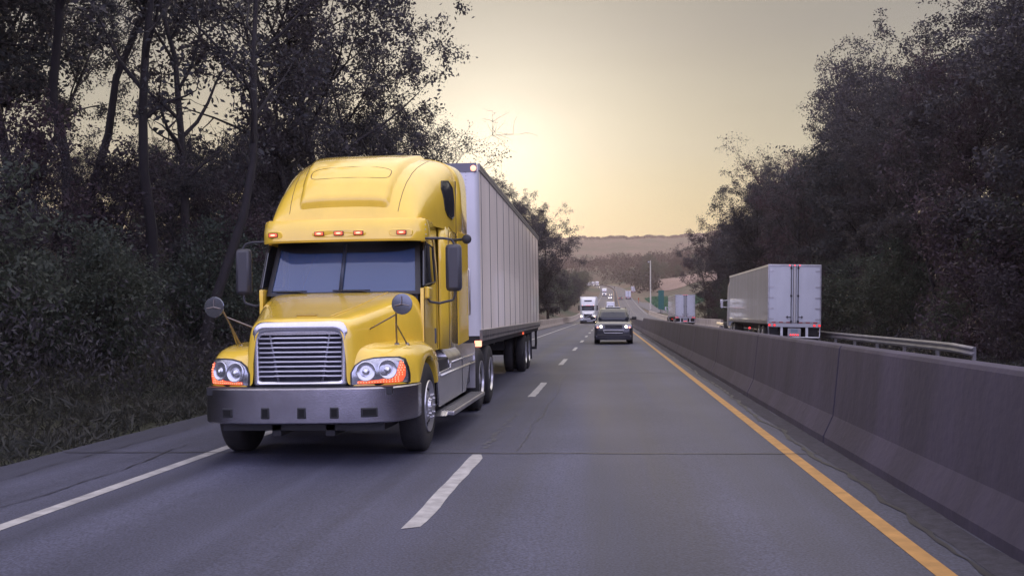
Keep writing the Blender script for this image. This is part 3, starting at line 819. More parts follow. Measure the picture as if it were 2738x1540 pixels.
    for x in (-.87, -.25, 0, .25, .78):
        lamp = MB(); lamp.box(x-.062, x+.062, vis(x, 2.6)-.030, vis(x, 2.6)-.002, 2.598, 2.653)
        lo = lamp.build('marker_lamp', mat('lamp_bezel', (.16, .02, .015), .4), T, smooth=False, bevel=.006)
        lamp = MB(); lamp.box(x-.052, x+.052, vis(x, 2.6)-.036, vis(x, 2.6)-.02, 2.607, 2.645); lamp.build('lens', M_AMB, lo, smooth=False, bevel=.006)
        lamp = MB(); lamp.ell((x, vis(x, 2.6)-.036, 2.626), (.034, .008, .011), 5); lamp.build('bulb', M_AMBH, lo)
    mb = MB()
    for yy, zz in ((1.97, 2.73), (1.97, 2.67), (2.0, 2.61)): mb.ell((1.055, yy+.06, zz), (.008, .008, .008), 4)
    mb.build('visor_screws', M_RIM, vi)
    # ---- raised roof
    CZ = [(2.0, 2.82), (2.03, 2.93), (2.12, 3.10), (2.25, 3.28), (2.42, 3.45), (2.65, 3.60), (2.9, 3.69), (3.2, 3.76), (3.5, 3.81), (3.72, 3.83), (4.36, 3.86)]
    HW = [(2.0, .925), (2.12, .965), (2.4, 1.02), (2.8, 1.08), (3.2, 1.14), (3.72, 1.18), (4.36, 1.235)]
    def roof(y, a, off=0):       # a -1..1 across
        zcn = lerp_tab(CZ, y); hw = lerp_tab(HW, y); n = lerp_tab([(2.0, 2.6), (2.6, 2.8), (3.2, 3.9), (3.72, 6.0), (4.36, 6.6)], y)
        th = a * math.pi/2
        zb_ = 2.76
        sx_ = math.copysign(abs(math.sin(th))**(2/n), a) if a else 0; cz_ = abs(math.cos(th))**(2/n)
        return Vector((hw*sx_, y, zb_ + (zcn - zb_)*cz_))
    YS = [2.0, 2.012, 2.03, 2.07, 2.12, 2.18, 2.25, 2.33, 2.42, 2.53, 2.65, 2.78, 2.9, 3.05, 3.2, 3.4, 3.55, 3.72]
    AS = [-1 + 2*i/48 for i in range(49)]
    mb = MB(); mb.grid([[roof(y, a) for a in AS] for y in YS]); rf = mb.build('roof_cap', M_YEL, T, angle=75)
    mb = MB(); mb.grid([[roof(y, a)*1.0 + Vector((.012*a, 0, .012*(1-abs(a)))) for a in AS] for y in (3.74, 4.0, 4.36)]); 
    ext = mb.build('side_extender', M_YEL, T, angle=75, solid=.03)
    def onroof(x, y):
        """point on roof at lateral x"""
        lo, hi = 0.0, 1.0
        for _ in range(30):
            m_ = (lo+hi)/2
            if roof(y, m_).x < abs(x): lo = m_
            else: hi = m_
        p = roof(y, (lo+hi)/2); return Vector((math.copysign(p.x, x), p.y, p.z))
    def seam(pts, name='roof_seam', r=.004, m=None):
        mb = MB(); mb.tube([onroof(x, y) for x, y in pts], r, 6); return mb.build(name, m or mat('seam', (.10, .055, .01), .7), rf)
    for s in (-1, 1): seam([(s*(.70 + .10*(y-2)), y) for y in (2.04, 2.07, 2.12, 2.18, 2.25, 2.33, 2.42, 2.53, 2.65, 2.78, 2.9, 3.05, 3.2, 3.4, 3.7)])
    # raised centre moulding and the hatch outline
    hat = []
    for k in range(33):
        a = 2*math.pi*k/32; c_, s_ = math.cos(a), math.sin(a)
        x = math.copysign(abs(c_)**.3, c_)*(.53 - .04*(s_ < 0)*abs(s_)); y = 2.41 + math.copysign(abs(s_)**.45, s_)*.10
        hat.append((x + .02, y))
    seam(hat, 'roof_hatch', .005)
    mb = MB(); ramp_rows = []
    def bulge(y, x):
        p = onroof(x, y); w_ = .60 + .12*(y-2.1); ex = sst(w_, w_-.07, abs(x)); ey = sst(2.05, 2.10, y) ; return p + Vector((0, -.05, .045)) * float(ex*ey) - Vector((0, -.012, .012)) * float(1 - min(1, ex*ey*8))
    xs_ = [-.80 + 1.6*i/60 for i in range(61)]
    mb.grid([[bulge(y, x) for x in xs_] for y in (2.035, 2.05, 2.06, 2.07, 2.08, 2.09, 2.10, 2.12, 2.14, 2.17, 2.2, 2.23, 2.26, 2.3, 2.36, 2.45, 2.55, 2.65, 2.78, 2.9, 3.05, 3.2, 3.4, 3.6)])
    mb.build('roof_moulding', M_YEL, rf, angle=80)
    for o_ in [c for c in rf.children if c.name.startswith('roof_hatch')]: o_.location = (0, -.049, .044)
    # ---- sleeper sides
    prof = [(2.95, 1.06), (2.99, 1.09), (3.10, 1.15), (3.25, 1.165), (3.74, 1.175)]
    for s in (-1, 1):
        mb = MB()
        mb.grid([[(s*x, y, 1.13 + .015*(y-2.95)), (s*(x+.004), y, 1.6), (s*(x+.004), y, 2.3), (s*min(x, lerp_tab(HW, y)), y, 2.80)] for y, x in prof])
        slp = mb.build('sleeper_side', M_YEL, T, angle=25, solid=.02)
    mb = MB(); mb.box(-1.14, 1.14, 3.60, 3.64, 1.15, 3.55); mb.build('sleeper_back', M_YEL, T, smooth=False)
    for s in (-1, 1):
        mb = MB(); mb.grid([[(s*1.18, 3.745, 1.16), (s*1.183, 3.745, 2.77)], [(s*1.235, 4.36, 1.22), (s*1.24, 4.36, 2.775)]])
        mb.build('lower_extender', M_YEL, T, smooth=False, solid=.02)
    for s in (-1, 1):
        # porthole window
        def rw(y, z):
            zcn = lerp_tab(CZ, y); hw = lerp_tab(HW, y); n = lerp_tab([(2.0, 2.6), (2.6, 2.8), (3.2, 3.9), (3.72, 6.0), (4.36, 6.6)], y)
            return hw * max(0, 1 - ((z-2.76)/(zcn-2.76))**n)**(1/n)
        pts = [(3.08, 3.32), (3.18, 3.43), (3.42, 3.46), (3.56, 3.38), (3.60, 3.15), (3.58, 2.98), (3.46, 2.93), (3.22, 2.96), (3.12, 3.03)]
        cy, cz_ = 3.34, 3.2
        mb = MB(); rows = [[(s*(rw(cy + (y-cy)*t, cz_ + (z-cz_)*t) + .008), cy + (y-cy)*t, cz_ + (z-cz_)*t) for y, z in pts] for t in (.02, .35, .7, 1)]
        mb.grid(rows, closev=True); pw_ = mb.build('sleeper_window', M_GLS, T, angle=60)
        mb = MB(); mb.tube([(s*(rw(y, z)+.008), y, z) for y, z in pts + pts[:1]], .010, 6); mb.build('window_seal', M_BLK, pw_)
        mb = MB(); mb.tube([(s*1.185, 3.05, 2.79), (s*1.19, 3.74, 2.70)], .004, 5)
        mb.tube([(s*1.16, 3.14, 1.17), (s*1.165, 3.14, 2.75)], .003, 5)
        mb.build('sleeper_seam', mat('seam', (.10, .055, .01), .7), slp)
        mb = MB(); mb.box(min(s*1.17, s*1.184), max(s*1.17, s*1.184), 3.738, 3.744, 1.18, 3.5); mb.build('extender_gap', M_DRK, slp, smooth=False)
        # round air horn cap on a stalk behind the door
        mb = MB(); mb.tube([(s*1.17, 3.40, 2.63), (s*1.33, 3.40, 2.64)], .02, 8); mb.lathe([(-.05, .035), (-.04, .06), (.0, .068), (.03, .06), (.034, 0)], (s*1.38, 3.40, 2.64), 'y', 18); mb.build('stalk_lamp', M_BLK, T)
        mb = MB(); mb.lathe([(0, .07), (s*.012, .065), (s*.014, 0)], (s*1.176, 3.2, 2.66), 'x', 20); mb.build('round_cap', M_YEL, T)
        # grab handle
        mb = MB(); mb.tube([(s*1.20, 4.40, 1.55), (s*1.27, 4.40, 1.60), (s*1.27, 4.40, 2.25), (s*1.20, 4.40, 2.32)], .014, 8); mb.build('grab_handle', M_ALU, T)
        # ---- chrome side fairing, tank, step
        mb = MB(); xo = 1.165
        mb.prism([(2.10, .98), (2.22, .99), (2.32, .80), (2.32, .86), (3.2, .875), (3.22, .93), (5.55, .955), (5.55, .86), (5.05, .85), (4.6, .44), (2.30, .42), (2.24, .44)], 'x', s*xo, s*(xo-.03))
        sf = mb.build('side_fairing', M_CHR, T, angle=30, bevel=.006)
        mb = MB()
        for z0, z1 in ((.80, .822), (.935, .955)):
            mb.grid([[(s*(xo+.014), 2.34 if z0 < .9 else 3.25, z0+.0), (s*(xo+.014), 5.55, z1)], [(s*(xo+.002), 2.34 if z0 < .9 else 3.25, z0+.02), (s*(xo+.002), 5.55, z1+.02)]])
        mb.build('fairing_trim', M_RIM, sf, solid=.012)
        mb = MB(); mb.box(min(s*xo, s*(xo+.004)), max(s*xo, s*(xo+.004)), 4.24, 4.26, .46, .95); mb.build('fairing_seam', M_BLK, sf, smooth=False)
        mb = MB(); mb.prism([(2.35, .36), (2.35, .30), (5.5, .30), (5.5, .36)], 'x', s*1.34, s*1.10); mb.prism([(2.2, .31), (2.35, .36), (2.35, .30)], 'x', s*1.26, s*1.10)
        st = mb.build('step', M_ALU, T, smooth=False, bevel=.015)
        for k in range(5):
            mb = MB(); mb.box(min(s*(1.13+.04*k), s*(1.145+.04*k)), max(s*(1.13+.04*k), s*(1.145+.04*k)), 2.42, 5.45, .358, .368); mb.build('step_tread', M_GRY, st, smooth=False)
        mb = MB(); mb.lathe([(0, .0), (0, .28), (.02, .31), (1.28, .31), (1.3, .28), (1.3, 0)], (s*.82, 3.3, .86), 'y', 36); mb.build('fuel_tank', M_ALU, T, angle=40)
        mb = MB(); mb.box(min(s*.6, s*1.13), max(s*.6, s*1.13), 2.3, 3.2, .45, 1.02); mb.build('battery_box', M_DRK, T, smooth=False, bevel=.02)
        mb = MB(); mb.box(min(s*.6, s*1.1), max(s*.6, s*1.1), 4.75, 5.5, .5, .92); mb.build('tool_box', M_DRK, T, smooth=False, bevel=.02)
        mb = MB(); mb.prism([(5.50, .42), (5.56, .42), (5.60, 1.13), (5.54, 1.13)], 'x', s*1.18, s*.80); mb.build('wheel_guard', M_ALU, T, smooth=False)
        for yy in (1.35,): wheel(T, s*1.2, yy, side=s, wd=.29)
        for yy in (6.2, 7.52): dual(T, yy, s)
    mb = MB()
    for s in (-1, 1): mb.box(s*.42-.04, s*.42+.04, .6, 8.2, .72, .98)
    for yy in (1.35, 6.2, 7.52): mb.tube([(-1, yy, .52), (1, yy, .52)], .07, 10)
    mb.box(-.4, .4, 2.0, 2.1, .5, .9); mb.box(-.4, .4, 8.1, 8.2, .72, .98); mb.box(-.5, .5, 6.4, 7.3, .98, 1.12)
    mb.box(-.35, .35, 1.6, 3.4, .45, .95)
    mb.build('chassis', M_DRK, T, smooth=False)
    # ---- trailer
    TR = thing('tmp', None, None); TR.name = 'trailer'; TR.parent = T; TR.location = (-.12, 6.27, 0); TR.rotation_euler = (0, 0, R(.47))
    Lt, z0, z1, hw = 16.2, 1.17, 4.13, 1.3
    mb = MB()
    pf = [(hw, .10), (hw-.02, .04), (hw-.09, 0), (-hw+.09, 0), (-hw+.02, .04), (-hw, .10), (-hw, Lt), (hw, Lt)]
    mb.prism(pf, 'z', z0+.0, z1); mb.build('trailer_body', M_TRL, TR, angle=50, bevel=.02)
    mb = MB(); mb.prism([(a*1.0 + (0.003 if a > 0 else -.003) if abs(b) > .05 else a, b-.006) for a, b in pf[:6]] , 'z', z0+.05, z1-.12)
    mb.build('front_wall', M_TRLF, TR, angle=50)
    random.seed(2)
    nP = 13
    for s in (-1, 1):
        for k in range(nP):
            y = .35 + (Lt-.5) * k / (nP-1)
            mb = MB(); mb.box(min(s*hw, s*(hw+.006)), max(s*hw, s*(hw+.006)), y-.013, y+.013, z0+.17, z1-.10)
            mb.build('panel_seam', mat('seam_dark', (.04, .04, .045), .6), TR, smooth=False)
        mb = MB(); mb.box(min(s*(hw-.02), s*(hw+.022)), max(s*(hw-.02), s*(hw+.022)), .06, Lt, z1-.10, z1+.02); mb.build('top_rail', mat('top_rail', (.30, .29, .28), .45, metal=.5), TR, smooth=False, bevel=.006)
        mb = MB(); mb.box(min(s*(hw-.02), s*(hw+.028)), max(s*(hw-.02), s*(hw+.028)), .04, Lt, z0-.03, z0+.16); br = mb.build('bottom_rail', mat('bottom_rail', (.34, .32, .31), .35, metal=.8, noise=(3, .4, (1, 2, 1))), TR, smooth=False, bevel=.006)
        mb = MB()
        for k in range(80):
            y = .15 + k*.2
            if y < Lt-.1:
                mb.box(min(s*(hw+.028), s*(hw+.036)), max(s*(hw+.028), s*(hw+.036)), y-.012, y+.012, z0+.02, z0+.06)
                mb.box(min(s*(hw+.022), s*(hw+.028)), max(s*(hw+.022), s*(hw+.028)), y-.01, y+.01, z1-.05, z1-.03)
        mb.build('rivets', M_DRK, TR, smooth=False)
        # lamps
        mb = MB(); mb.lathe([(-.02, .05), (-.03, .03), (-.032, 0)], (s*1.22, -.0, z1-.07), 'y', 16); mb.build('corner_lamp', M_AMBH, TR)
        mb = MB(); mb.box(min(s*(hw-.1), s*(hw+.02)), max(s*(hw-.1), s*(hw+.02)), -.03, .0, z0-.12, z0-.02); mb.build('low_corner_lamp', M_AMBH, TR, smooth=False, bevel=.01)
        mb = MB(); mb.box(min(s*hw, s*(hw+.04)), max(s*hw, s*(hw+.04)), 8.9, 8.98, z0-.11, z0-.05); mb.build('side_lamp', M_AMB, TR, smooth=False)
    # front corner posts' rivet lines
    mb = MB()
    for xx in (-1.1, 1.09, -.3, .3):
        for k in range(46): mb.ell((xx, -.009, z0+.12+k*.06), (.009, .006, .009), 2)
    mb.build('front_rivets', mat('rivet', (.3, .3, .33), .5), TR)
    mb = MB(); mb.box(-1.28, 1.28, -.012, .12, z0-.16, z0+.06); mb.box(-1.26, 1.26, .12, Lt-.1, z0-.13, z0-.005); mb.build('trailer_floor', M_DRK, TR, smooth=False)
    mb = MB(); mb.box(-1.27, 1.27, -.02, .03, z1-.13, z1+.02); mb.build('front_header', mat('header_grey', (.16, .16, .19), .5), TR, smooth=False)
    mb = MB()
    for s in (-1, 1):
        mb.box(s*.42-.05, s*.42+.05, 9.6, Lt-.2, .78, 1.04); mb.box(s*.75-.05, s*.75+.05, 2.6, 2.75, .35, 1.04); mb.tube([(s*.75, 2.7, .45), (s*.3, 3.3, 1.0)], .03, 8)
        mb.tube([(s*1.18, Lt-.12, 1.05), (s*1.18, Lt-.05, .62), (s*1.16, Lt-.05, .45)], .04, 8)
    mb.tube([(-1.2, Lt-.05, .47), (1.2, Lt-.05, .47)], .05, 8)
    mb.tube([(-.3, 10.2, .55), (.3, 10.2, .55)], .16, 12); mb.box(-.7, .7, 10.0, 10.4, .62, .85)
    for yy in (10.95, 12.2): mb.tube([(-1, yy, .52), (1, yy, .52)], .07, 10)
    mb.build('running_gear', M_DRK, TR, smooth=False)
    for s in (-1, 1):
        for yy in (10.95, 12.2): dual(TR, yy, s, 1.24)
        mb = MB(); mb.box(s*1.0-.27, s*1.0+.27, 12.85, 12.87, .25, 1.05); mb.build('mud_flap', M_BLK, TR, smooth=False)
    return T
yellow_truck()
# ---------------------------------------------------------------- other vehicles
def lamp_disc(mb, x, y, z, r, s=-1, dy=.012):
    mb.lathe([(0, r), (s*dy*.6, r*.95), (s*dy, r*.5), (s*dy, 0)], (x, y, z), 'y', 14)

def simple_wheel(root, x, y, r, w, side, rimr=.55):
    mb = MB(); s = side
    mb.lathe([(-s*.02, r*.5), (0, r*.62), (-s*.01, r*.85), (-s*.05, r), (-s*(w-.05), r), (-s*w, r*.85), (-s*w, r*.5)], (0, 0, 0), 'x', 26)
    o = mb.build('wheel', M_RUB, root, angle=50, loc=(x, y, r))
    mb = MB(); mb.lathe([(s*.0, 0), (s*.0, r*.12), (-s*.03, r*.2), (-s*.03, r*.42), (-s*.0, r*rimr), (-s*.02, r*rimr*1.06)], (0, 0, 0), 'x', 22)
    mb.build('rim', M_RIM, o, angle=40)
    return o

def white_semi(label, loc, group=None, boxm=None):
    """oncoming white tractor (front at local y=0, faces -y) with a box trailer"""
    T = thing('semi_truck', label, 'truck', loc, (0, R(-.6), 0), group)
    mb = MB(); hs = [(0.02, .50, 1.45, .62), (.1, .62, 1.56, .60), (.5, .78, 1.68, .60), (1.1, .95, 1.85, .6), (1.75, 1.08, 1.98, .6)]
    rows = []
    for y, hw, zt, zb in hs:
        half = [(0, zt), (hw*.6, zt-.01), (hw*.93, zt-.06), (hw, zt-.2), (hw*1.03, (zt+zb)/2), (hw*1.04, zb)]
        rows.append([(a, y, b) for a, b in [(-a, b) for a, b in half[::-1]][:-1] + half])
    mb.grid(rows); hood = mb.build('hood', M_WHT, T, sub=1)
    for s in (-1, 1):
        mb = MB()
        P = [(.08, .62), (.06, .95), (.18, 1.18), (.55, 1.3), (1.1, 1.32), (1.6, 1.22), (1.78, 1.0)]
        A = [(.62, .62), (.64, .75), (.76, .95), (.98, 1.06), (1.25, 1.08), (1.5, .98), (1.68, .75)]
        mb.grid([[(s*.6, y + .0, z+.05) for y, z in P], [(s*.95, y+.02, z+.02) for y, z in P], [(s*1.15, y+.1, z-.04) for y, z in P], [(s*1.22, (y+a)/2, (z+b)/2) for (y, z), (a, b) in zip(P, A)], [(s*1.22, a, b) for a, b in A], [(s*1.1, a, b) for a, b in A]])
        fe = mb.build('fender', M_WHT, T, sub=1)
        mb = MB(); mb.prism([(s*.72, .86), (s*1.13, .90), (s*1.16, 1.16), (s*.98, 1.27), (s*.78, 1.20)], 'y', .03, .2); hl = mb.build('headlight', M_LENS, T, smooth=False, bevel=.02)
        mb = MB(); lamp_disc(mb, s*.95, .02, 1.08, .09); mb.build('bulb', M_HEAD, hl)
        mb = MB(); lamp_disc(mb, s*1.06, .02, .96, .05); mb.build('turn_lamp', M_AMBH, hl)
        mb = MB(); mb.box(s*1.38-.11, s*1.38+.11, 1.75, 1.87, 1.95, 2.72); mr_ = mb.build('side_mirror', M_BLK, T, bevel=.04)
        mb = MB(); mb.tube([(s*1.05, 1.9, 2.68), (s*1.38, 1.82, 2.68)], .02, 6); mb.tube([(s*1.05, 1.9, 2.02), (s*1.38, 1.82, 2.02)], .02, 6); mb.build('mirror_arm', M_BLK, mr_)
        simple_wheel(T, s*1.2, 1.2, .5, .28, s)
        for y in (5.9, 7.2): simple_wheel(T, s*1.22, y, .5, .55, s)
        for y in (17.0, 18.3): simple_wheel(T, s*1.24, y, .5, .55, s)
    mb = MB(); mb.prism([(-.52, .80), (.52, .80), (.58, 1.44), (-.58, 1.44)], 'y', -.02, .12); gr = mb.build('grille', M_DRK, T, smooth=False, bevel=.02)
    mb = MB(); mb.prism([(-.56, .77), (.56, .77), (.62, 1.47), (-.62, 1.47)], 'y', .0, .1); mb.build('grille_frame', M_CHR, gr, smooth=False, bevel=.02)
    mb = MB(); mb.tube([(-.45, -.035, .84), (.48, -.035, 1.38)], .022, 6); mb.build('grille_slash', M_CHR, gr)
    for k in range(6):
        mb = MB(); mb.box(-.5, .5, -.027, -.021, .86+.095*k, .875+.095*k); mb.build('grille_bar', M_GRY, gr, smooth=False)
    mb = MB(); mb.prism([(-1.2, .32), (-1.1, .05), (-.8, -.06), (.8, -.06), (1.1, .05), (1.2, .32), (1.2, .75), (-1.2, .75)], 'z', .46, .76); mb.build('bumper', M_WHT, T, bevel=.04, angle=40)
    mb = MB(); mb.prism([(-1.18, .30), (-1.08, .05), (-.8, -.04), (.8, -.04), (1.08, .05), (1.18, .30), (1.18, .75), (-1.18, .75)], 'z', .18, .46); bl = mb.build('lower_bumper', M_BLK, T, bevel=.02, angle=40)
    mb = MB(); mb.box(-.15, .75, -.055, -.03, .31, .40); mb.build('number_plate', M_TRLF, bl, smooth=False)
    mb = MB(); mb.box(-.75, .75, -.07, -.05, .55, .66); mb.build('bumper_slot', M_BLK, bl, smooth=False)
    # cab and tall sleeper
    CS = [(1.75, 1.02, 1.98), (2.1, 1.04, 2.62), (2.25, 1.06, 2.98), (2.6, 1.1, 3.5), (3.1, 1.15, 3.85), (3.8, 1.2, 4.02), (4.6, 1.22, 4.05)]
    mb = MB(); rows = []
    for y, hw, zt in CS:
        half = [(0, zt), (hw*.55, zt-.01), (hw*.85, zt-.06), (hw*.97, zt-.2), (hw, zt-.5), (hw*1.0, 1.1)]
        rows.append([(a, y, b) for a, b in [(-a, b) for a, b in half[::-1]][:-1] + half])
    V = mb.grid(rows); mb.bm.faces.new(V[-1]); cab = mb.build('cab', M_WHT, T, angle=50)
    mb = MB(); mb.grid([[( .93*u, 1.70 + .03*u*u - .02 + (v*.34), 2.0 + v*.62) for u in (-1, -.6, 0, .6, 1)] for v in (0, .5, 1)]); mb.build('windscreen', M_DGLS, T, solid=.05)
    mb = MB(); mb.prism([(-.62, 3.52), (.62, 3.52), (.52, 3.32), (-.52, 3.32)], 'y', 2.42, 2.7); mb.build('roof_window', M_DGLS, cab, smooth=False, bevel=.03)
    mb = MB(); mb.box(-1.02, 1.02, 1.88, 2.35, 2.62, 2.70); vi = mb.build('sun_visor', M_GRY, cab, smooth=False, bevel=.02)
    for x in (-.85, -.25, 0, .25, .85):
        mb = MB(); mb.box(x-.05, x+.05, 1.84, 1.90, 2.70, 2.75); mb.build('marker_lamp', M_AMBH if abs(x) > .3 else M_RED, cab, smooth=False)
    for s in (-1, 1):
        mb = MB(); mb.prism([(1.95, 2.05), (2.8, 2.1), (2.8, 2.6), (2.2, 2.6)], 'x', s*1.06, s*1.11); mb.build('side_window', M_GLS, cab, smooth=False)
    mb = MB()
    for s in (-1, 1): mb.box(s*.42-.05, s*.42+.05, .8, 18.8, .7, 1.0)
    mb.box(-1.05, 1.05, 2.2, 5.2, .4, 1.1); mb.build('chassis', M_DRK, T, smooth=False)
    TR = thing('tmp', None, None); TR.name = 'trailer'; TR.parent = T
    mb = MB(); mb.box(-1.3, 1.3, 5.4, 21.4, 1.15, 4.1); mb.build('trailer_body', boxm or M_TRLF, TR, smooth=False, bevel=.03)
    for s in (-1, 1):
        mb = MB(); mb.box(min(s*1.29, s*1.32), max(s*1.29, s*1.32), 5.4, 21.4, 1.12, 1.28); mb.build('bottom_rail', M_ALU, TR, smooth=False)
    return T
GS = 'white semi trucks coming down the distant grade'
ws0 = white_semi('white oncoming semi truck with a diagonal grille slash, closest behind the dark sport utility vehicle', (-3.0, 147.5, float(road_z(-3, 149))))
def place(root, X, Y, u=None, label=None, group=None, rz=0):
    x = X if u is None else u + float(xc(Y))
    uu = x - float(xc(Y))
    dz = float(road_z(uu, Y + 8) - road_z(uu, Y)) / 8
    dx = float(xc(Y + 8) - xc(Y)) / 8
    root.location = (x, Y, float(road_z(uu, Y))); root.rotation_euler = (math.atan(dz), 0, -math.atan(dx) + rz)
    if label: root['label'] = label
    if group: root['group'] = group
    elif 'group' in root.keys(): del root['group']
    return root
place(copy_tree(ws0), -2.2, 566, label='small white semi truck midway up the far grade, alone beside the two white cars')
place(copy_tree(ws0), -13.9, 905, label='tiny white semi truck leading the cluster at the top of the far bend')
place(copy_tree(ws0), -9.2, 880, label='tiny pale semi truck second from the left in the cluster at the far bend')
place(copy_tree(ws0), -16.8, 950, rz=.10, label='tiny tan sided semi truck at the left end of the cluster at the far bend')
place(copy_tree(ws0), -12.2, 1000, rz=.55, label='tiny pale box trailer seen side on at the very top of the far bend')

def rear_semi(label, loc):
    """white box trailer seen from behind (rear at local y=0), tractor ahead"""
    T = thing('semi_truck', label, 'truck', loc, (0, R(.9), 0))
    W = mat('trailer_white', (.62, .63, .66), .35, coat=.2, noise=(1.3, .08, (1, 1, .4)))
    WS = mat('trailer_side_white', (.66, .64, .60), .22, metal=.15, coat=.5, noise=(.8, .07, (1, 1, .3)))
    Lt = 16.0
    mb = MB(); mb.box(-1.3, 1.3, .0, Lt, 1.13, 4.05); mb.build('trailer_body', WS, T, smooth=False, bevel=.025)
    for s in (-1, 1):
        mb = MB(); mb.box(s*.645-.60, s*.645+.60, -.03, .0, 1.19, 3.98); dr = mb.build('rear_door', W, T, smooth=False, bevel=.01)
        for z in (1.33, 1.86, 2.4, 2.95, 3.75):
            mb = MB(); mb.box(min(s*1.02, s*1.26), max(s*1.02, s*1.26), -.05, -.03, z-.035, z+.035); mb.tube([(s*1.265, -.04, z-.05), (s*1.265, -.04, z+.05)], .02, 6); mb.build('hinge', M_ALU, dr, smooth=False)
        for x in (.13, ):
            mb = MB(); mb.tube([(s*.17, -.065, 1.1), (s*.17, -.065, 4.03)], .020, 8); mb.tube([(s*.07, -.06, 1.15), (s*.07, -.06, 4.0)], .012, 8)
            for z in (1.22, 2.5, 3.9): mb.box(s*.17-.045, s*.17+.045, -.09, -.03, z-.05, z+.05)
            mb.box(min(s*.17, s*.42), max(s*.17, s*.42), -.085, -.06, 1.42, 1.45); mb.box(s*.36-.02, s*.36+.02, -.09, -.04, 1.37, 1.50)
            mb.build('lock_rod', M_DRK, dr, angle=30)
        for x in (.78, 1.0):
            pass
        for x in (1.23, .98):
            mb = MB(); mb.lathe([(0, .075), (-.02, .07), (-.022, 0)], (s*x, -.055, 1.02), 'y', 16); lr = mb.build('tail_lamp', M_REDO, T)
            mb = MB(); mb.lathe([(0, .05), (-.01, .045), (-.012, 0)], (s*x, -.078, 1.02), 'y', 12); mb.build('bulb', M_RED, lr)
        for k in range(3):
            mb = MB(); mb.box(s*(.30+.36*k)-.1, s*(.30+.36*k)+.1, -.034, -.03, 1.145, 1.185); mb.build('reflector_tape', M_REDO, T, smooth=False)
        mb = MB(); mb.box(s*.62-.06, s*.62+.06, -.02, .06, .45, .95); mb.build('guard_post', M_WHT, T, smooth=False)
        mb = MB(); mb.box(s*.98-.28, s*.98+.28, .5, .52, .22, .95); mb.build('mud_flap', M_BLK, T, smooth=False)
        for y in (2.2, 3.5): 
            simple_wheel(T, s*1.24, y, .5, .58, s)
        for y in (14.0, 15.3): simple_wheel(T, s*1.24, y, .5, .58, s)
        simple_wheel(T, s*1.2, 20.2, .5, .28, s)
        for k in range(11):
            y = .5 + 1.48*k
            mb = MB(); mb.box(min(s*1.3, s*1.304), max(s*1.3, s*1.304), y-.01, y+.01, 1.28, 3.98); mb.build('panel_seam', mat('seam_light', (.30, .30, .30), .5), T, smooth=False)
        mb = MB(); mb.box(min(s*1.29, s*1.32), max(s*1.29, s*1.32), .0, Lt, 1.08, 1.25); mb.build('bottom_rail', M_ALU, T, smooth=False)
        mb = MB(); mb.box(min(s*1.29, s*1.315), max(s*1.29, s*1.315), .0, Lt, 3.97, 4.07); mb.build('top_rail', mat('rail_pale', (.68, .64, .52), .35), T, smooth=False)
        mb = MB(); lamp_disc(mb, s*1.36, 6.0, .78, .06); 
        mb.build('side_lamp', M_RED, T)
        # tractor mirror
        mb = MB(); mb.box(s*1.5-.1, s*1.5+.1, 18.6, 18.7, 1.95, 2.55); sm = mb.build('side_mirror', M_CHR, T, bevel=.03)
        mb = MB(); mb.tube([(s*1.1, 18.6, 2.5), (s*1.5, 18.65, 2.45)], .02, 6); mb.tube([(s*1.1, 18.6, 2.0), (s*1.5, 18.65, 2.05)], .02, 6); mb.build('mirror_arm', M_CHR, sm)
    # door frame: sill, header, posts
    mb = MB(); mb.box(-1.3, 1.3, -.055, .0, .93, 1.12); mb.build('rear_sill', mat('sill_white', (.5, .5, .52), .5), T, smooth=False, bevel=.01)
    mb = MB(); mb.box(-1.31, 1.31, -.05, .02, 3.985, 4.08); mb.build('rear_header', M_ALU, T, smooth=False, bevel=.01)
    for s in (-1, 1):
        mb = MB(); mb.box(s*1.285-.03, s*1.285+.03, -.045, .02, 1.12, 3.985); mb.build('rear_post', M_ALU, T, smooth=False, bevel=.008)
    for x in (-.13, 0, .13):
        mb = MB(); lamp_disc(mb, x*1.9, -.055, 4.035, .035); mb.build('top_lamp', M_RED, T)
    mb = MB(); mb.tube([(-1.27, .02, .93), (-1.25, .0, .46), (-1.2, .0, .42), (1.2, .0, .42), (1.25, .0, .46), (1.27, .02, .93)], .035, 8); mb.build('underride_guard', M_ALU, T)
    mb = MB(); mb.box(-.32, .32, -.03, .0, .47, .88); pl = mb.build('lamp_plate', mat('plate_grey', (.40, .39, .40), .5), T, smooth=False, bevel=.01)
    mb = MB(); mb.box(-.17, .17, -.04, -.03, .67, .84); mb.build('number_plate', mat('plate_blue', (.22, .28, .33), .4), pl, smooth=False)
    for x in (-.18, -.06, .06, .18):
        mb = MB(); lamp_disc(mb, x, -.04, .54, .042); mb.build('tail_lamp', M_RED, pl)
    mb = MB(); mb.box(-1.0, 1.0, .6, 16, .95, 1.12)
    for s in (-1, 1): mb.box(s*.42-.05, s*.42+.05, 1.0, 21.0, .7, .98)
    mb.box(-.6, .6, 1.8, 4.0, .45, .9); mb.build('running_gear', M_DRK, T, smooth=False)
    # tractor body
    mb = MB(); rows = []
    for y, hw, zt in [(17.1, 1.2, 3.9), (17.8, 1.19, 3.8), (18.4, 1.15, 3.3), (18.9, 1.1, 2.7), (19.3, 1.0, 2.0), (20.2, .9, 1.8), (21.0, .7, 1.5), (21.1, .6, 1.2)]:
        half = [(0, zt), (hw*.6, zt-.02), (hw*.92, zt-.1), (hw, zt-.4), (hw, .75)]
        rows.append([(a, y, b) for a, b in [(-a, b) for a, b in half[::-1]][:-1] + half])
    V = mb.grid(rows); mb.bm.faces.new(V[0]); mb.bm.faces.new(V[-1]); mb.build('cab', mat('cab_grey', (.25, .27, .31), .3, coat=.6), T, angle=50)
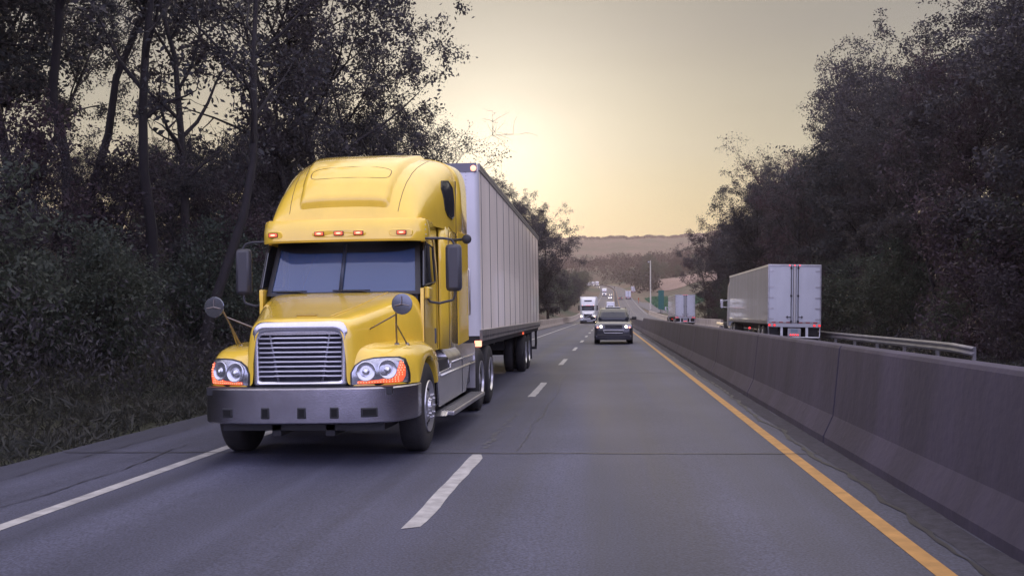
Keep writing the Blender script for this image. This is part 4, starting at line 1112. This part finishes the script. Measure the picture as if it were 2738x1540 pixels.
    for s in (-1, 1):
        mb = MB(); mb.lathe([(0, 0), (0, .3), (1.5, .3), (1.5, 0)], (s*.85, 16.6, .75), 'y', 20); mb.build('fuel_tank', M_CHR, T, angle=40)
    return T
rs0 = rear_semi('large white box trailer heading away in the right carriageway, nearest the guard rail', (9.30, 50.8, float(road_z(9.4, 50))))
place(copy_tree(rs0), 10.25, 133.4, label='second white box trailer heading away, ahead of the large one beside the tan barrier')
place(copy_tree(rs0), 9.9, 490, label='small pale box trailer climbing the far grade beside the small dark car')
place(copy_tree(rs0), 16.2, 640, label='small dark backed box trailer highest up the right side of the far grade')

# box van right behind the SUV
bv = thing('box_van', 'plain white box van directly behind the dark sport utility vehicle', 'van', (.7, 294, float(road_z(.7, 296))))
mb = MB(); mb.box(-1.2, 1.2, 1.6, 7.5, .8, 3.25); mb.build('box_body', M_WHT, bv, smooth=False, bevel=.15)
mb = MB(); mb.prism([(.0, .5), (.0, 1.1), (.9, 1.3), (1.5, 2.2), (1.9, 2.3), (1.9, .5)], 'x', -.98, .98); cb = mb.build('cab', M_WHT, bv, smooth=False, bevel=.08)
mb = MB(); mb.prism([(.95, 1.33), (1.44, 2.1), (1.40, 2.12), (.90, 1.35)], 'x', -.85, .85); mb.build('windscreen', M_DGLS, cb, smooth=False)
for s in (-1, 1):
    simple_wheel(bv, s*.98, .9, .38, .25, s); simple_wheel(bv, s*1.05, 5.8, .38, .35, s)
    mb = MB(); lamp_disc(mb, s*.75, -.005, .85, .09); mb.build('headlight', M_LENS, bv)
place(bv, .7, 294)

# ---------------------------------------------------------------- SUV
def suv():
    T = thing('sport_utility_vehicle', 'dark grey sport utility vehicle with lit headlights coming on in the right lane', 'car', (.27, 50.0, float(road_z(.27, 51))))
    hwid = .965
    def sec(y, pts): return [(a, y, b) for a, b in [(-a, b) for a, b in pts[::-1]][:-1] + pts]
    # lower body loft, side and plan rounding
    rows = []
    for y, w_, zt, zs in [(0.0, .80, .92, .90), (.03, .88, .98, .95), (.12, .94, 1.06, 1.02), (.5, .965, 1.13, 1.06), (1.1, .97, 1.18, 1.10), (1.35, .97, 1.20, 1.12), (3.0, .97, 1.20, 1.12), (4.3, .965, 1.18, 1.10), (4.72, .93, 1.15, 1.05), (4.8, .86, 1.0, .9)]:
        rows.append(sec(y, [(0, zt), (w_*.6, zt-.005), (w_*.9, zt-.035), (w_*.985, zs-.04), (w_, zs-.2), (w_, .62), (w_*.985, .42), (w_*.94, .28)]))
    mb = MB(); V = mb.grid(rows); mb.bm.faces.new(V[0]); mb.bm.faces.new(V[-1]); body = mb.build('body', M_SUV, T, angle=45)
    # greenhouse
    rows = []
    for y, w_, zt in [(1.30, .85, 1.20), (1.95, .735, 1.76), (2.15, .72, 1.82), (2.8, .72, 1.85), (4.0, .71, 1.83), (4.45, .70, 1.78), (4.72, .80, 1.2)]:
        b = .86
        rows.append(sec(y, [(0, zt), (w_*.7, zt-.01), (w_*.93, zt-.03), (w_, zt-.07), (w_ + (b-w_)*.5, (zt+1.15)/2), (b, 1.14)]))
    mb = MB(); mb.grid(rows); roof = mb.build('roof', M_SUV, T, angle=45)
    mb = MB(); mb.box(-.42, .38, 2.2, 3.2, 1.845, 1.90); mb.build('roof_panel', mat('roof_glass', (.5, .5, .45), .15, metal=.6), roof, smooth=False, bevel=.02)
    for s in (-1, 1):
        mb = MB(); mb.tube([(s*.66, 2.1, 1.86), (s*.66, 3.0, 1.90), (s*.66, 4.2, 1.86)], .018, 8); mb.build('roof_rail', M_BLK, roof)
    mb = MB(); mb.grid([[(u*lerp(.80, .675, v), 1.30 + .66*v - .012 + .03*u*u - .02, lerp(1.205, 1.765, v) + .012) for u in (-1, -.7, -.35, 0, .35, .7, 1)] for v in (.02, .33, .66, .97)]); mb.build('windscreen', M_DGLS, T, solid=.01)
    mb = MB(); mb.box(-.12, .12, 1.72, 1.76, 1.58, 1.62); mb.build('mirror', M_GRY, T, smooth=False)
    for s in (-1, 1):
        mb = MB(); mb.box(s*1.07-.12, s*1.07+.12, 1.42, 1.55, 1.24, 1.40); sm = mb.build('side_mirror', M_BLK, T, bevel=.04)
        mb = MB(); mb.tube([(s*.86, 1.5, 1.26), (s*1.02, 1.48, 1.28)], .025, 6); mb.build('mirror_arm', M_BLK, sm)
        mb = MB(); mb.prism([(s*.50, .78), (s*.90, .80), (s*.925, .97), (s*.52, .97)], 'y', -.012, .1); hl = mb.build('headlight', M_LHOUS, T, smooth=False, bevel=.02)
        mb = MB(); lamp_disc(mb, s*.63, -.014, .885, .062, -1, .03); mb.build('bulb', M_HEAD, hl)
        mb = MB(); lamp_disc(mb, s*.80, -.014, .86, .042, -1, .02); mb.build('turn_lamp', M_AMBH, hl)
        mb = MB(); mb.box(s*.80-.09, s*.80+.09, -.01, .05, .36, .43); mb.build('fog_lamp', M_GRY, T, smooth=False, bevel=.01)
        for y in (.95, 3.85):
            simple_wheel(T, s*.97, y, .37, .27, s, .68)
            mb = MB(); mb.lathe([(s*.0, .43), (s*.012, .41), (s*.012, .385), (-s*.05, .375)], (s*.965, y, .40), 'x', 28); mb.build('wheel_arch', M_BLK, T)
        mb = MB(); mb.prism([(1.55, 1.22), (1.98, 1.70), (4.2, 1.70), (4.5, 1.25)], 'x', s*.80, s*.84); mb.build('side_window', M_GLS, roof, smooth=False)
    mb = MB(); mb.box(-.44, .44, -.02, .05, .80, .985); gr = mb.build('grille', M_DRK, T, smooth=False, bevel=.015)
    for k in range(3):
        mb = MB(); mb.box(-.43, .43, -.032, -.018, .825+.055*k, .84+.055*k); mb.build('grille_bar', M_GRY, gr, smooth=False)
    mb = MB(); P = [(-.52, .70), (-.45, .575), (.45, .575), (.52, .70)]
    mb.tube([(x, -.03, z) for x, z in P + P[:1]], .018, 8); br = mb.build('bumper_trim', M_ALU, T)
    mb = MB(); mb.prism(P, 'y', -.02, .03); mb.build('intake', M_BLK, br, smooth=False)
    mb = MB(); mb.prism([(-.93, .06), (-.8, -.02), (.8, -.02), (.93, .06), (.93, .4), (-.93, .4)], 'z', .22, .50); mb.build('bumper', mat('bumper_grey', (.03, .03, .036), .45), T, bevel=.03, angle=40)
    mb = MB(); mb.box(-.8, .8, .5, 4.4, .24, .5); mb.build('underbody', M_BLK, T, smooth=False)
suv()

def small_car(label, X, Y, m, front=True, lit=True):
    T = thing('passenger_car', label, 'car')
    rows = []
    def sec(y, pts): return [(a, y, b) for a, b in [(-a, b) for a, b in pts[::-1]][:-1] + pts]
    for y, w_, zt in [(0, .75, .62), (.08, .86, .72), (.9, .91, .92), (1.3, .92, .96), (3.6, .92, .98), (4.3, .88, .92), (4.45, .78, .7)]:
        rows.append(sec(y, [(0, zt), (w_*.8, zt-.02), (w_, zt-.12), (w_, .45), (w_*.95, .25)]))
    mb = MB(); V = mb.grid(rows); mb.bm.faces.new(V[0]); mb.bm.faces.new(V[-1]); mb.build('body', m, T, angle=45)
    rows = []
    for y, w_, zt in [(1.15, .80, .95), (1.85, .66, 1.40), (2.5, .66, 1.45), (3.2, .66, 1.42), (3.95, .78, .97)]:
        rows.append(sec(y, [(0, zt), (w_*.85, zt-.02), (w_, zt-.05), (.82, .94)]))
    mb = MB(); mb.grid(rows); cb = mb.build('cabin', m, T, angle=45)
    for (y0, z0, y1, z1) in ((1.2, 1.0, 1.8, 1.38), (3.9, 1.0, 3.28, 1.40)):
        mb = MB(); e = -.03 if y0 < 2 else .03
        mb.grid([[(-.72, y0+e, z0), (.72, y0+e, z0)], [(-.62, y1+e, z1), (.62, y1+e, z1)]]); mb.build('windscreen' if y0 < 2 else 'rear_window', M_DGLS, cb, smooth=False, solid=.02)
    for s in (-1, 1):
        for y in (.85, 3.55): simple_wheel(T, s*.92, y, .33, .22, s)
        mb = MB(); lamp_disc(mb, s*.66, -.02, .66, .09); mb.build('headlight', M_HEAD if lit else M_LENS, T)
        mb = MB(); mb.box(s*.68-.12, s*.68+.12, 4.43, 4.47, .68, .82); mb.build('tail_lamp', M_RED if not front else M_REDO, T, smooth=False)
    place(T, X, Y)
    if not front:
        T.rotation_euler = (T.rotation_euler[0]*-1, 0, T.rotation_euler[2] + math.pi)
    return T
wc = small_car('small white car in the far left lane just above the box van roof', .95, 488, M_WHT)
M_SIL = mat('silver_paint', (.30, .28, .28), .3, coat=1)
small_car('small reddish silver car following the white car down the far grade', 1.5, 568, M_SIL)
small_car('tiny car with bright headlights under the truck cluster at the far bend', -7.2, 760, M_SUV)
small_car('small black car heading away beside the small pale box trailer', 5.9, 478, M_SUV, front=False, lit=False)

# ---------------------------------------------------------------- roadside furniture
def pole_light():
    x, y = 14.0, 330; z = float(ground_z(x, y)) - .2; top = 18.9
    T = thing('lamp_post', 'tall pale lighting mast standing beside the far slip road', 'lamp post', (x, y, z))
    mb = MB(); mb.tube([(0, 0, 0), (0, 0, top - z)], [.26, .15], 12); mb.build('pole', mat('pole_metal', (.55, .52, .42), .4, metal=.3), T)
    mb = MB(); mb.tube([(0, 0, top-z-.5), (-.5, 0, top-z-.4)], .06, 6); mb.box(-.85, -.4, -.2, .2, top-z-.6, top-z-.3); mb.build('lamp_head', M_ALU, T, smooth=False)
    mb = MB(); mb.box(-.4, .4, -.4, .4, 0, .5); mb.build('base', M_CON2, T, smooth=False)
pole_light()
T = thing('road_sign', 'dark green exit sign panel on a single post beyond the median barrier', 'road sign', (12.5, 236, float(ground_z(12.5, 236))))
mb = MB(); mb.box(-.66, .66, -.04, .04, 2.0, 6.5); mb.build('panel', M_GRN, T, smooth=False, bevel=.03)
for x in (-.18, .18):
    mb = MB(); mb.box(x-.06, x+.06, .045, .12, -.2, 6.0); mb.build('post', M_DRK, T, smooth=False)
T = thing('road_sign', 'wide teal green sign panel low beside the second white trailer', 'road sign', (16.6, 236, float(ground_z(16.6, 236))))
mb = MB(); mb.box(-.85, .85, -.04, .04, .9, 3.3); mb.build('panel', M_GRN, T, smooth=False, bevel=.03)
for x in (-.6, .6):
    mb = MB(); mb.box(x-.06, x+.06, .045, .12, -.4, 3.1); mb.build('post', M_STEEL, T, smooth=False)
T = thing('road_sign', 'small pale square sign above the left verge by the white oncoming truck', 'road sign', (-9.0, 367, float(ground_z(-9, 367))))
mb = MB(); mb.box(-.55, .55, -.03, .03, 1.0 + 0.6, 2.8); mb.build('panel', mat('sign_pale', (.45, .50, .40), .6), T, smooth=False)
mb = MB(); mb.box(-.05, .05, .035, .1, -.3, 2.5); mb.build('post', M_STEEL, T, smooth=False)
for i, (x, y, h_, l) in enumerate(((4.4, 690, 2.6, 'small dark marker post on the median at the far bend'), (12.8, 420, 2.2, 'small orange marker post on the right verge of the far grade'))):
    T = thing('marker_post', l, 'marker', (x + 0, y, float(road_z(x - float(xc(y)), y))))
    mb = MB(); mb.box(-.09, .09, -.05, .05, -.2, h_); mb.build('post', M_DRK if i == 0 else mat('orange_post', (.4, .08, .03), .6), T, smooth=False)
    mb = MB(); mb.box(-.22, .22, -.06, -.051, h_-.8, h_); mb.build('panel', M_DRK if i == 0 else mat('orange_post', (.4, .08, .03), .6), T, smooth=False)
# ---------------------------------------------------------------- trees
M_BARK = mat('bark', (.021, .018, .020), .9, noise=(3, .35, (1, 1, .3)), bump=(14, .6))
M_BARKP = mat('bark_pale', (.11, .095, .085), .9, noise=(3, .3, (1, 1, .3)), bump=(14, .5))
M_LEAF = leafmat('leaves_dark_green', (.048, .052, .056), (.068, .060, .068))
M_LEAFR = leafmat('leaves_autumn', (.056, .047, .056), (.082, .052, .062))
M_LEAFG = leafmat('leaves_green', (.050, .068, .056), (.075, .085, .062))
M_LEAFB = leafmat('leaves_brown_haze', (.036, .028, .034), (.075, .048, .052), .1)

def np_mesh(name, V, F, m, smooth=False):
    me = bpy.data.meshes.new(name)
    nv, nf, k = len(V), len(F), F.shape[1]
    me.vertices.add(nv); me.vertices.foreach_set('co', V.astype(np.float32).ravel())
    me.loops.add(nf*k); me.loops.foreach_set('vertex_index', F.astype(np.int32).ravel())
    me.polygons.add(nf); me.polygons.foreach_set('loop_start', np.arange(0, nf*k, k, dtype=np.int32)); me.polygons.foreach_set('loop_total', np.full(nf, k, dtype=np.int32))
    if smooth: me.polygons.foreach_set('use_smooth', np.ones(nf, dtype=bool))
    me.update(calc_edges=True); me.validate()
    me.materials.append(m)
    return me
def leaf_geo(P, size, rng, droop=.3, asp=.5, jit=.35):
    """folded leaf quads at points P"""
    n = len(P)
    d = rng.normal(size=(n, 3)); d[:, 2] -= droop; d /= np.linalg.norm(d, axis=1)[:, None]
    a = rng.normal(size=(n, 3)); s = np.cross(d, a); s /= np.linalg.norm(s, axis=1)[:, None]
    nn = np.cross(d, s)
    L_ = size * (1 + jit * rng.normal(size=n)).clip(.4, 1.8)[:, None]
    w_ = L_ * asp
    p0 = P - d*L_*.5; p2 = P + d*L_*.5
    p1 = P + s*w_*.5 + nn*w_*.15; p3 = P - s*w_*.5 + nn*w_*.15
    V = np.stack([p0, p1, p2, p3], 1).reshape(-1, 3)
    F = np.arange(n*4).reshape(n, 4)
    return V, F
def tubes_geo(segs, n=5):
    """list of polylines [(p, r), ...]"""
    Vs, Fs, off = [], [], 0
    for pl in segs:
        P = np.array([p for p, r in pl]); r = np.array([r for p, r in pl]); m = len(P)
        D = np.gradient(P, axis=0); D /= np.linalg.norm(D, axis=1)[:, None] + 1e-9
        ref = np.array([0, 0, 1.]) if abs(D[0, 2]) < .9 else np.array([1., 0, 0])
        U = np.cross(D, ref); U /= np.linalg.norm(U, axis=1)[:, None] + 1e-9; W = np.cross(D, U)
        k = n if r[0] > .03 else 3
        t = 2*np.pi*np.arange(k)/k
        ring = P[:, None] + (U[:, None]*np.cos(t)[None, :, None] + W[:, None]*np.sin(t)[None, :, None]) * r[:, None, None]
        Vs.append(ring.reshape(-1, 3))
        i = np.arange(m-1)[:, None]*k; j = np.arange(k)[None]
        F = np.stack([i + j, i + (j+1) % k, i + k + (j+1) % k, i + k + j], -1).reshape(-1, 4) + off
        Fs.append(F); off += m*k
    return np.concatenate(Vs), np.concatenate(Fs)

def make_tree(seed, h=16, start=.3, reach=.32, trunk_r=.22, nlimb=14, nleaf=9000, leaf=.2, lm=None, bm_=None, lean=0., up=.45, sparse=0, fork=False, twigs=3, spread=.45, flat=1.0):
    rng = np.random.default_rng(seed); segs = []; tips = []
    p = np.array([0., 0., -.5]); pts = [(p.copy(), trunk_r*1.35)]
    K = 9; d = np.array([lean, 0, 1.])
    for i in range(K):
        d = d + rng.normal(size=3)*[.09, .09, 0] ; d /= np.linalg.norm(d)
        p = p + d*(h*.88+.5)/K; pts.append((p.copy(), trunk_r*(1 - .85*(i+1)/K) + .015))
    segs.append(pts)
    TP = np.array([q for q, r in pts])
    def at(t):
        f = t*K; i = min(int(f), K-1); return TP[i] + (TP[i+1]-TP[i])*(f-i), pts[i][1]*(1-(f-i)) + pts[i+1][1]*(f-i)
    def branch(p0, d0, ln, r0, nseg, wig, upw, taper=.8):
        pl = [(p0.copy(), r0)]; p = p0.copy(); d = d0/np.linalg.norm(d0)
        for i in range(nseg):
            d = d + rng.normal(size=3)*wig + np.array([0, 0, upw]); d /= np.linalg.norm(d)
            p = p + d*ln/nseg; pl.append((p.copy(), r0*(1 - taper*(i+1)/nseg)))
        segs.append(pl); return pl, d
    for li in range(nlimb):
        t = start + (1-start)*((li + rng.uniform(0, .8))/nlimb)**.9; t = min(t, .985)
        p0, r0 = at(t); az = li*2.4 + rng.uniform(-.5, .5)
        shape = math.sin(math.pi*min(1, (1-t)/(1-start)*.75 + .22))**.7
        ln = h*reach*shape*rng.uniform(.75, 1.2)
        el = up + .6*(t-start)
        d0 = np.array([math.cos(az), math.sin(az)*flat, el])
        pl, dd = branch(p0, d0, ln, r0*.62, 5, .16, .05)
        for sI in range(4):
            k = rng.integers(2, 6) if sI else 5
            k = min(k, 5); q = pl[k][0]; d1 = dd*.6 + rng.normal(size=3)*.75; d1[2] += .15
            pl2, d2 = branch(q, d1, ln*rng.uniform(.28, .5), max(pl[k][1]*.8, .016), 4, .2, .04)
            for sJ in range(twigs):
                q2 = pl2[rng.integers(1, 5)][0]; d3 = d2*.4 + rng.normal(size=3)*.9
                pl3, d4 = branch(q2, d3, ln*rng.uniform(.12, .28) + .3, .012, 3, .25, .0, .6)
                tips += [pl3[1][0], pl3[2][0], pl3[3][0], pl3[3][0]]
            tips += [pl2[3][0], pl2[4][0]]
    tips = np.array(tips)
    V, F = tubes_geo(segs)
    tme = np_mesh('trunk', V, F, bm_ or M_BARK, True)
    if nleaf:
        idx = rng.integers(0, len(tips), nleaf)
        P = tips[idx] + rng.normal(size=(nleaf, 3))*spread*np.array([1, 1, .8])
        P = P[P[:, 2] > .15]
        V, F = leaf_geo(P, leaf, rng)
        cme = np_mesh('crown', V, F, lm or M_LEAF)
    else: cme = None
    return tme, cme

PROTO = {
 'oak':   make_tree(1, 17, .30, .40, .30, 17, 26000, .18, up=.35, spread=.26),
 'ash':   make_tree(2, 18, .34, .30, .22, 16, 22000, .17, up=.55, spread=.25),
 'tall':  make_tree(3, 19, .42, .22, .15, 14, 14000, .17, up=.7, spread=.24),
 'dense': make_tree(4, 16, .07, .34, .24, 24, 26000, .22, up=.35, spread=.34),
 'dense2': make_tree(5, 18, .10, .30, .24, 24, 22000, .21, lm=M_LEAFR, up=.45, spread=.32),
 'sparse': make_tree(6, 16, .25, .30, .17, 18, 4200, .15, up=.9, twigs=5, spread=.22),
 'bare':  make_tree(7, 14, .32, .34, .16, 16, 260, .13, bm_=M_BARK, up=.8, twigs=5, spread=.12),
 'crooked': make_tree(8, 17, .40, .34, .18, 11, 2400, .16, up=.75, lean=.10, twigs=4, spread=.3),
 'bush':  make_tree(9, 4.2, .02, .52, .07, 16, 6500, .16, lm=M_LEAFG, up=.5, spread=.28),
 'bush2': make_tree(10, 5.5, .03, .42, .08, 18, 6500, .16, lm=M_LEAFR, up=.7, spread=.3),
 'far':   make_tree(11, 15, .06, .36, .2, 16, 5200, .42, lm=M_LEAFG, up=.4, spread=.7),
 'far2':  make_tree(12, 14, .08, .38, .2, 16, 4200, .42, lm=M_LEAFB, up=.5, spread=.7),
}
NT = [0]
def plant(kind, u, y, s, label, group=None, rz=None, name='tree', cat='tree', sz=None, tilt=0, dz=0):
    rnd = random.Random(int(u*131 + y*17))
    x = u + float(xc(y))
    T = thing(name, label, cat, (x, y, float(ground_z(x, y)) + dz), (0, tilt, rnd.uniform(0, 6.28) if rz is None else rz), group)
    T.scale = (s, s, sz or s)
    tme, cme = PROTO[kind]
    for nm, me in (('trunk' if name == 'tree' else 'stem', tme), ('crown' if name == 'tree' else 'foliage', cme)):
        if me is None: continue
        o = bpy.data.objects.new(nm, me); COL.objects.link(o); o.parent = T
    NT[0] += 1
    return T
rnd = random.Random(77)
# left wood, front row one by one
GL = 'leafy trees of the dense wood on the left bank'
LL = 'dark leafy tree in the dense wood on the left bank behind the yellow truck'
front = [
 ('tall', -14.8, 25.6, .98, 'slender straight trunked tree at the far left edge of the wood', 0),
 ('oak', -15.0, 15, .95, 'broad dark crowned tree over the top left corner of the frame', 0),
 ('tall', -19.2, 34, 1.05, 'second straight trunked tree from the left edge, dark and tall', 1.1),
 ('crooked', -12.6, 26.5, .95, 'crooked forked tree with leaning limbs just left of the bright sky gap', .6),
 ('bare', -13.2, 30.0, 1.05, 'leafless thin branched tree standing in the bright sky gap', 0),
 ('crooked', -10.9, 25.6, .88, 'crooked dark trunk rising against the right side of the bright sky gap', 2.6),
 ('ash', -11.3, 36, .92, 'broad oak spreading over the sky above the left half of the yellow roof', 0),
 ('oak', -11.0, 41.0, .96, 'big leafy tree whose branch reaches farthest right over the yellow cab', 1.0),
 ('ash', -10.8, 47, .90, 'leafy tree with drooping lower crown just above the truck roof', 0),
 ('sparse', -11.2, 52.0, .78, 'thin half bare tree rising behind the trailer front corner', 0),
 ('bare', -9.9, 54.0, .84, 'small leafless tree with fine twigs above the trailer front corner', 1.7),
]
for k, u, y, s, lab, rz in front: plant(k, u, y, s, lab, rz=rz)
for row, (u0, y0, y1, st) in enumerate(((-15, 17, 60, 4.6), (-20, 24, 68, 5.4), (-28, 34, 80, 6.0))):
    y = y0
    while y < y1:
        u = u0 + rnd.uniform(-1.4, 1.4); yy = y + rnd.uniform(-1.4, 1.4)
        r = u/yy; rad = 4.6/yy
        k = rnd.choice(['ash', 'oak', 'tall', 'ash'])
        sc_ = rnd.uniform(.74, .98)
        if r - rad < -.395 and r + rad > -.465:      # the bright gap stays open above this
            k = 'dense'; sc_ = min(sc_, max(2.5, 1.6 + 430*yy/2480 - float(ground_z(u, yy))) / 17)
        elif yy > 40: sc_ *= .80
        if yy > 52: sc_ *= .80
        plant(k, u, yy, sc_, LL, GL); y += st
for k, u, y, s_ in (('ash', -16, 21, .85), ('oak', -18, 25, .85), ('ash', -20.5, 29, .9), ('ash', -24, 34, .95), ('oak', -28, 40, .9), ('ash', -33, 48, 1.0)):
    plant(k, u, y, s_, LL, GL)
# left trees beyond the truck
GL2 = 'trees lining the left verge beyond the trailer'
for i in range(44):
    y = 88 + i*7.4 + rnd.uniform(-2, 2); u = -11.5 - rnd.uniform(0, 4) - (i % 3)*5
    s = rnd.uniform(.60, .92)*(1 if y < 200 else .72)
    k = rnd.choice(['ash', 'dense', 'oak', 'dense'] if y < 200 else ['far', 'dense', 'far'])
    plant(k, u, y, s, 'green tree in the row lining the left verge beyond the trailer', GL2)
plant('ash', -13.0, 150, .92, 'round topped tree whose crown shows just above the trailer roof line')
plant('dense', -10.8, 178, 1.02, 'large dark tree beside the rear end of the silver trailer')
for u, y, s_ in ((-12, 112, .76), (-13, 124, .80), (-14.5, 136, .82)):
    plant('oak', u, y, s_, 'green tree in the row lining the left verge beyond the trailer', GL2)
# right wood
GR = 'trees massed on the right bank'
LR = 'dark leafy tree massed on the right bank behind the concrete median barrier'
rb_front = [
 ('sparse', 18.0, 66, 1.18, 'half bare tree with upright twigs standing tallest on the right skyline', 0),
 ('sparse', 18.0, 90, .98, 'thin leaved tree on the middle of the right skyline', 1),
 ('ash', 15.8, 106, .80, 'bare twigged tree on the lower right skyline', 2),
 ('oak', 15.2, 152, .62, 'leafy tree at the left end of the right wood, over the second trailer', 0),
 ('dense2', 15.4, 138, .70, 'reddish brown bushy tree beside the second white trailer', 0),
]
for k, u, y, s, lab, rz in rb_front: plant(k, u, y, s, lab, rz=rz)
for row, (u0, y0, y1, st) in enumerate(((16.5, 20, 150, 6.5), (21, 15, 150, 6.5), (27, 18, 150, 8), (34, 24, 150, 10))):
    y = y0
    while y < y1:
        u = u0 + rnd.uniform(-1.4, 1.4); yy = y + rnd.uniform(-1.5, 1.5)
        k = rnd.choice(['dense', 'dense2', 'dense', 'oak', 'ash'])
        s = rnd.uniform(.78, .98)*(.78 if row == 0 else .9 if row == 1 else .78)
        if yy > 90: s *= .92
        plant(k, u, yy, s, LR, GR); y += st
# shrubs on both banks
GB = 'low shrubs on the banks'
for i in range(60):
    y = 6 + i*1.25 + rnd.uniform(-.5, .5); u = -10.3 - rnd.uniform(0, 4)
    plant(rnd.choice(['bush', 'bush2']), u, y, rnd.uniform(.35, .72), 'low leafy shrub on the left bank under the trees', 'shrubs on the left bank', name='shrub', cat='shrub')
for i in range(46):
    y = 22 + i*2.7 + rnd.uniform(-1, 1); u = 13.6 + rnd.uniform(0, 4.5)
    plant(rnd.choice(['bush', 'bush2']), u, y, rnd.uniform(.45, .95), 'low leafy shrub on the right bank behind the guard rail', 'shrubs on the right bank', name='shrub', cat='shrub')
# middle distance: the hollow, the slip road verge, the left shoulder of the bend
GM = 'bushy trees in the middle distance'
for i in range(16):
    y = 410 + i*26 + rnd.uniform(-8, 8); u = -15 - rnd.uniform(0, 10)
    plant('far', u, y, rnd.uniform(.45, .8), 'soft green bushy tree on the left side of the far grade', GM)
for i in range(30):
    y = 330 + i*19 + rnd.uniform(-8, 8); u = 40 + rnd.uniform(0, 40) - (y > 520)*14
    if .052 < u/y < .11 and y < 700: u = .118*y
    plant(rnd.choice(['far', 'far2', 'far2']), u, y, rnd.uniform(.6, 1.05), 'brownish bushy tree on the slope right of the far grade', 'trees right of the far grade')
plant('far', 30, 700, 1.15, 'large round dark tree standing above the far grade'); 
plant('far', 52, 900, 1.5, 'rounded double crowned tree on the skyline of the wooded hill')

# undergrowth that nobody could count
def undergrowth(name, u0, u1, y0, y1, n, hmax, size, m, seed, ypow=1.6, asp=.32):
    rng = np.random.default_rng(seed)
    y = y0 + (y1-y0)*rng.random(n)**ypow; u = u0 + (u1-u0)*rng.random(n)
    x = u + xc(y); cl = .55 + .45*np.sin(x*1.3 + y*.9)*np.cos(y*.55 - x*.4) + .25*np.sin(y*2.3)
    edge = np.clip(np.minimum(np.abs(u-u0), np.abs(u-u1) + 3)/2.5, .12, 1)
    z = ground_z(x, y) + rng.random(n)*hmax*np.clip(cl, .15, 1.2)*edge
    P = np.stack([x, y, z], -1)
    V, F = leaf_geo(P, size, rng, droop=-.9, asp=asp)
    me = np_mesh(name, V, F, m); o = bpy.data.objects.new(name, me); COL.objects.link(o)
    return tag(o, kind='stuff')
M_GRS = leafmat('verge_grass', (.034, .040, .034), (.056, .054, .044), .5, .3)
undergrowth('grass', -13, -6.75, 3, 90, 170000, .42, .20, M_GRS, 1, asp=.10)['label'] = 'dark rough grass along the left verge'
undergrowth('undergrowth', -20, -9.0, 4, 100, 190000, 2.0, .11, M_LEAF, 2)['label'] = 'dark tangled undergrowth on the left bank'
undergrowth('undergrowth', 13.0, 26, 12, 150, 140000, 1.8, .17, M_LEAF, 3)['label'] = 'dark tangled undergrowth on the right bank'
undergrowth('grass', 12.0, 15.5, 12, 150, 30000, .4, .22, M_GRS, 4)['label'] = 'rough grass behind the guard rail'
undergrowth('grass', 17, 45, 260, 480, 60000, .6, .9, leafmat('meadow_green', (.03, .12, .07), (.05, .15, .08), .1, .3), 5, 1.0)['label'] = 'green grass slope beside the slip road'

# the far wood on the hillside, one mass
def far_wood(name, boxes, m, seed, label, size=1.5):
    rng = np.random.default_rng(seed); Vs, Fs, off = [], [], 0
    for (u0, u1, y0, y1, n, h) in boxes:
        for i in range(n):
            u = rng.uniform(u0, u1); y = rng.uniform(y0, y1); x = u + float(xc(y)) if y < 1000 else u + float(xc(1000))
            if abs(x - float(xc(y))) < 17 and y < 1300: continue
            if y < 810 and .048 < x/y < .115: continue
            z = float(ground_z(x, y)); hh = h*rng.uniform(.65, 1.25); w_ = hh*rng.uniform(.3, .45)
            k = 90; q = rng.normal(size=(k, 3)); q /= np.linalg.norm(q, axis=1)[:, None]; q *= (rng.random(k)[:, None])**.4
            P = q*np.array([w_, w_, hh*.5]) + np.array([x, y, z + hh*.52])
            V, F = leaf_geo(P, size, rng, asp=.6); Vs.append(V); Fs.append(F + off); off += len(V)
    me = np_mesh(name, np.concatenate(Vs), np.concatenate(Fs), m); o = bpy.data.objects.new(name, me); COL.objects.link(o)
    tag(o, label, kind='stuff')
far_wood('wood', [(-300, 420, 980, 1420, 1500, 14)], M_LEAFB, 21, 'brown wooded hillside behind the far bend')
far_wood('wood', [(16, 260, 560, 980, 620, 12), (-160, -22, 520, 980, 420, 12)], leafmat('wood_mix', (.034, .036, .036), (.066, .046, .048), .06), 22, 'mixed wood on the slopes either side of the far grade')
# fringe of trees on the ridge skyline
rng = np.random.default_rng(8); n = 16000
x = rng.uniform(-900, 1300, n); y = rng.uniform(2500, 2660, n)
V, F = leaf_geo(np.stack([x, y, ground_z(x, y) + rng.random(n)*6], -1), 5.0, rng, asp=.7)
o = bpy.data.objects.new('ridge_forest', np_mesh('ridge_forest', V, F, M_LEAFB)); COL.objects.link(o); tag(o, 'forest along the crest of the far ridge', kind='stuff')

# ---------------------------------------------------------------- evening haze
mb = MB(); mb.box(-2600, 2600, -80, 3160, -3.5, 262)
hz = mb.build('haze', bpy.data.materials.new('haze'), smooth=False); tag(hz, 'thin warm evening haze over the valley', kind='stuff')
hm = hz.data.materials[0]; hm.use_nodes = True; ht = hm.node_tree; ht.nodes.clear()
pv = ht.nodes.new('ShaderNodeVolumePrincipled'); ho = ht.nodes.new('ShaderNodeOutputMaterial')
pv.inputs['Color'].default_value = (.97, .75, .58, 1); pv.inputs['Density'].default_value = .00022; pv.inputs['Anisotropy'].default_value = .1
ht.links.new(pv.outputs[0], ho.inputs['Volume'])
